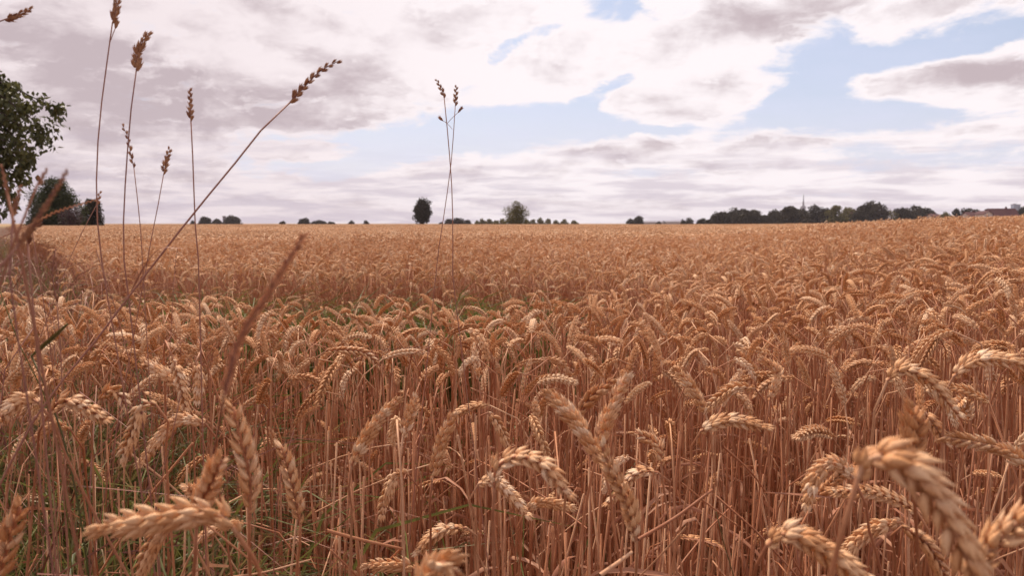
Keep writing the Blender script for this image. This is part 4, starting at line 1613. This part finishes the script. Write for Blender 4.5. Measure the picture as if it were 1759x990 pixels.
culm([(193, 40), (199, 15), (201, -12)], [(190, 62), (182, 120), (172, 200), (166, 290), (168, 390), (178, 470), (190, 540)], .80,
     'tall dry grass whose seed head touches the top edge at the left', 6, .0090, side=[((189, 72), (199, 46), 2, .0085)], seed=1)
culm([(234, 122), (236, 95), (243, 75), (254, 56)], [(226, 180), (219, 260), (214, 340), (212, 430), (222, 520)], .80,
     'tall dry grass with thick dense brown seed head left of the long leaning one', 8, .0105, seed=2)
culm([(328, 208), (327, 180), (326, 152)], [(332, 290), (335, 380), (341, 450), (343, 530)], .85, 'slim upright dry grass with narrow golden seed head in the centre left sky', 7, .0070, seed=3)
culm([(498, 176), (520, 152), (550, 122), (584, 103)], [(450, 222), (400, 285), (330, 370), (225, 505), (150, 605), (60, 720)], .80,
     'very long reddish grass stem leaning right across the sky with a stretched seed head', 9, .0090, d2=.72,
     leaf=[(226, 500), (250, 455), (275, 427), (316, 427)], thick=.0009, seed=4)
culm([(230, 288), (224, 262), (219, 235), (209, 212)], [(236, 340), (242, 400), (246, 470)], .88, 'thin curved grass with drooping golden seed head right of the thick one', 7, .0062, seed=5, thick=.0005)
culm([(281, 300), (285, 278), (292, 253)], [(272, 350), (262, 400), (252, 455)], .90, 'short dark grass head standing left of the slim upright one', 6, .0080, seed=6, thick=.0005)
culm([(763, 168), (758, 152), (749, 135)], [(770, 240), (776, 320), (778, 400), (778, 480), (786, 545)], 1.05,
     'taller left-tipping one of the two crossing grass stems at centre', 5, .0070, side=[((768, 212), (760, 207), 2, .008), ((768, 212), (789, 191), 2, .0085)], seed=7, thick=.0006)
culm([(782, 182), (783, 165), (784, 146)], [(780, 215), (775, 280), (764, 360), (752, 440), (748, 480)], 1.07,
     'straight one of the two crossing grass stems at centre', 5, .0070, side=[((777, 222), (768, 212), 0, .008)], seed=8, thick=.0005)
culm([(8, 33), (30, 26), (54, 15)], [(-20, 40), (-60, 60), (-110, 130), (-150, 400)], .75, 'dry grass head reaching in at the top left corner', 6, .0075, seed=9)
culm([(166, 352), (169, 342), (172, 328)], [(155, 375), (135, 410), (118, 450)], .95, 'small grass head beside the tallest grass stem just above the copse', 3, .0060, seed=10, thick=.0004)
culm([(30, 425), (60, 385), (90, 335), (116, 293)], [(0, 455), (-60, 520)], .36, 'thick blurred reddish grass head crossing the copse at the left', 18, .0034, seed=11, thick=.0006)
culm([(12, 330), (6, 300), (2, 282)], [(25, 390), (42, 470), (60, 570), (85, 700)], .42, 'blurred tan grass stem rising at the very left edge', 5, .0028, seed=12, thick=.0008, mat=M_LEAF)
culm([(60, 382), (95, 365), (165, 343)], [(30, 395), (-20, 420), (-60, 480)], .6, 'thin pale grass spike reaching right in front of the copse', 16, .0028, seed=13, thick=.0004, mat=M_LEAF, col=(1.4, 1.4, 1.3))
culm([(385, 680), (412, 585), (470, 490), (522, 404)], [(375, 740), (350, 900)], .34, 'blurred reddish grass head leaning right in front of the wheat left of centre', 30, .0046, d2=.8, seed=14, thick=.0005, col=(1.35, 1.2, 1.15))
culm([(48, 420), (48, 400), (72, 382)], [(52, 470), (60, 560)], .55, 'dark brown drooping grass head beside the blurred one at the left', 5, .0058, seed=15, col=(.6, .5, .5))
culm([(98, 520), (90, 470), (96, 425)], [(105, 620), (110, 760)], .9, 'faint dull grass head at the edge of the gap on the left', 5, .006, seed=16, col=(.7, .6, .6))
culm([(1486, 520), (1484, 470), (1490, 440)], [(1486, 600), (1480, 700)], 1.6, 'thin dry grass head standing above the wheat at the right', 4, .004, seed=17, thick=.0004)


# the green cylindrical spike
def cat_tail():
    S = [pix(x, y, .8) for x, y in ((54, 612), (92, 700), (118, 790), (140, 900))]
    g = S[-1].copy()
    g[2] = 0
    g[0] += .05
    S.append(g)
    base = g.copy()
    t = empty('timothy_grass', base)
    tag(t, 'green furry cylindrical grass spike leaning right on the left side', 'grass', 'tall dry grasses in front of the field')
    mb = MB()
    tube(mb, catmull([p - base for p in S[::-1]], 24), np.linspace(.0014, .001, 24), 6)
    link('stem', mb.mesh('stem', [M_GREEN]), t)
    H = catmull([pix(54, 612, .8) - base, pix(88, 583, .8) - base, pix(116, 557, .8) - base], 30)
    mb = MB()
    tg, N, B = frames(H)
    rn = random.Random(4)
    for i in range(30):
        r = .0021 * math.sin(PI * min(.985, .04 + .945 * i / 29)) ** .55
        for k in range(12):
            a = k * PI / 6 + i * .35
            o = N[i] * math.cos(a) + B[i] * math.sin(a)
            put_husk(mb, HUSK_LO, H[i] + o * r * .5, tg[i] * .9 + o, o, .0004 + r * .95, .0004 + r * .8, 0, rn.random())
    tube(mb, H, .0010, 6)
    link('seed_head', mb.mesh('seed_head', [M_WEED], True, True), t, (1.3, 1.0, 1.2))


cat_tail()
culm([(64, 318), (75, 300), (82, 290)], [(30, 400), (5, 470), (-20, 560)], .40, 'blurred pale grass stalk tilting right low at the left edge', 4, .003, seed=31, thick=.0006, mat=M_LEAF)
culm([(22, 372), (30, 340), (36, 318)], [(14, 430), (22, 520), (40, 640)], .45, 'blurred brown grass head just inside the left edge above the verge', 8, .0036, seed=32, thick=.0006)
culm([(300, 470), (303, 440), (305, 425)], [(296, 530), (290, 640)], 1.2, 'faint short grass head between two tall stems over the gap', 3, .004, seed=33, thick=.0004)

# reddish bare culms on the left
reds = [
    ([(30, 400), (48, 500), (75, 640)], 'bare reddish grass culm rising left of the dark gap'),
    ([(55, 395), (72, 500), (98, 700)], 'second bare reddish culm close to the first one left of the gap'),
    ([(165, 430), (195, 520), (225, 640)], 'thin bare culm leaning left in front of the gap'),
    ([(0, 500), (40, 610), (90, 720)], 'greenish bare culm sloping down from the left edge'),
    ([(0, 700), (25, 590), (60, 560)], 'dark bent grass stalk low at the left edge'),
    ([(505, 740), (480, 830), (470, 990)], 'dark thin culm between the upright ears left of centre'),
    ([(310, 680), (285, 800), (262, 900)], 'thin dark red culm sloping down left through the left ears'),
    ([(1230, 880), (1245, 940), (1262, 1000)], 'greenish straight culm at the bottom right of centre'),
]
for (pl, lb) in reds:
    dd = .78
    S = [pix(x, y, dd * (1 + .02 * i)) for i, (x, y) in enumerate(pl)]
    if S[0][2] < S[-1][2]:
        S = S[::-1]
    g = S[-1].copy()
    g[:2] += (S[-1] - S[0])[:2] * .4
    g[2] = float(terrain(g[0], g[1]))
    S.append(g)
    base = g.copy()
    mb = MB()
    tube(mb, catmull([p - base for p in S[::-1]], 20), np.linspace(.0010, .0005, 20), 6)
    o = link('grass_culm', mb.mesh('grass_culm', [M_GREEN if 'greenish' in lb else M_CULM]))
    o.location = base
    tag(o, lb, 'grass', 'bare grass culms')

# ------------------------------------------------------------------ summer haze over the plain
hz = MB()
box(hz, -3500, 3500, -400, 4200, -2, 75)
hm = bpy.data.materials.new('haze')
hm.use_nodes = True
hn_ = hm.node_tree.nodes
hn_.clear()
ho = hn_.new('ShaderNodeOutputMaterial')
hv_ = hn_.new('ShaderNodeVolumePrincipled')
hv_.inputs['Color'].default_value = (.86, .80, .90, 1)
hv_.inputs['Density'].default_value = 0.00010
hm.node_tree.links.new(hv_.outputs[0], ho.inputs['Volume'])
tag(link('haze', hz.mesh('haze', [hm], False)), kind='stuff')
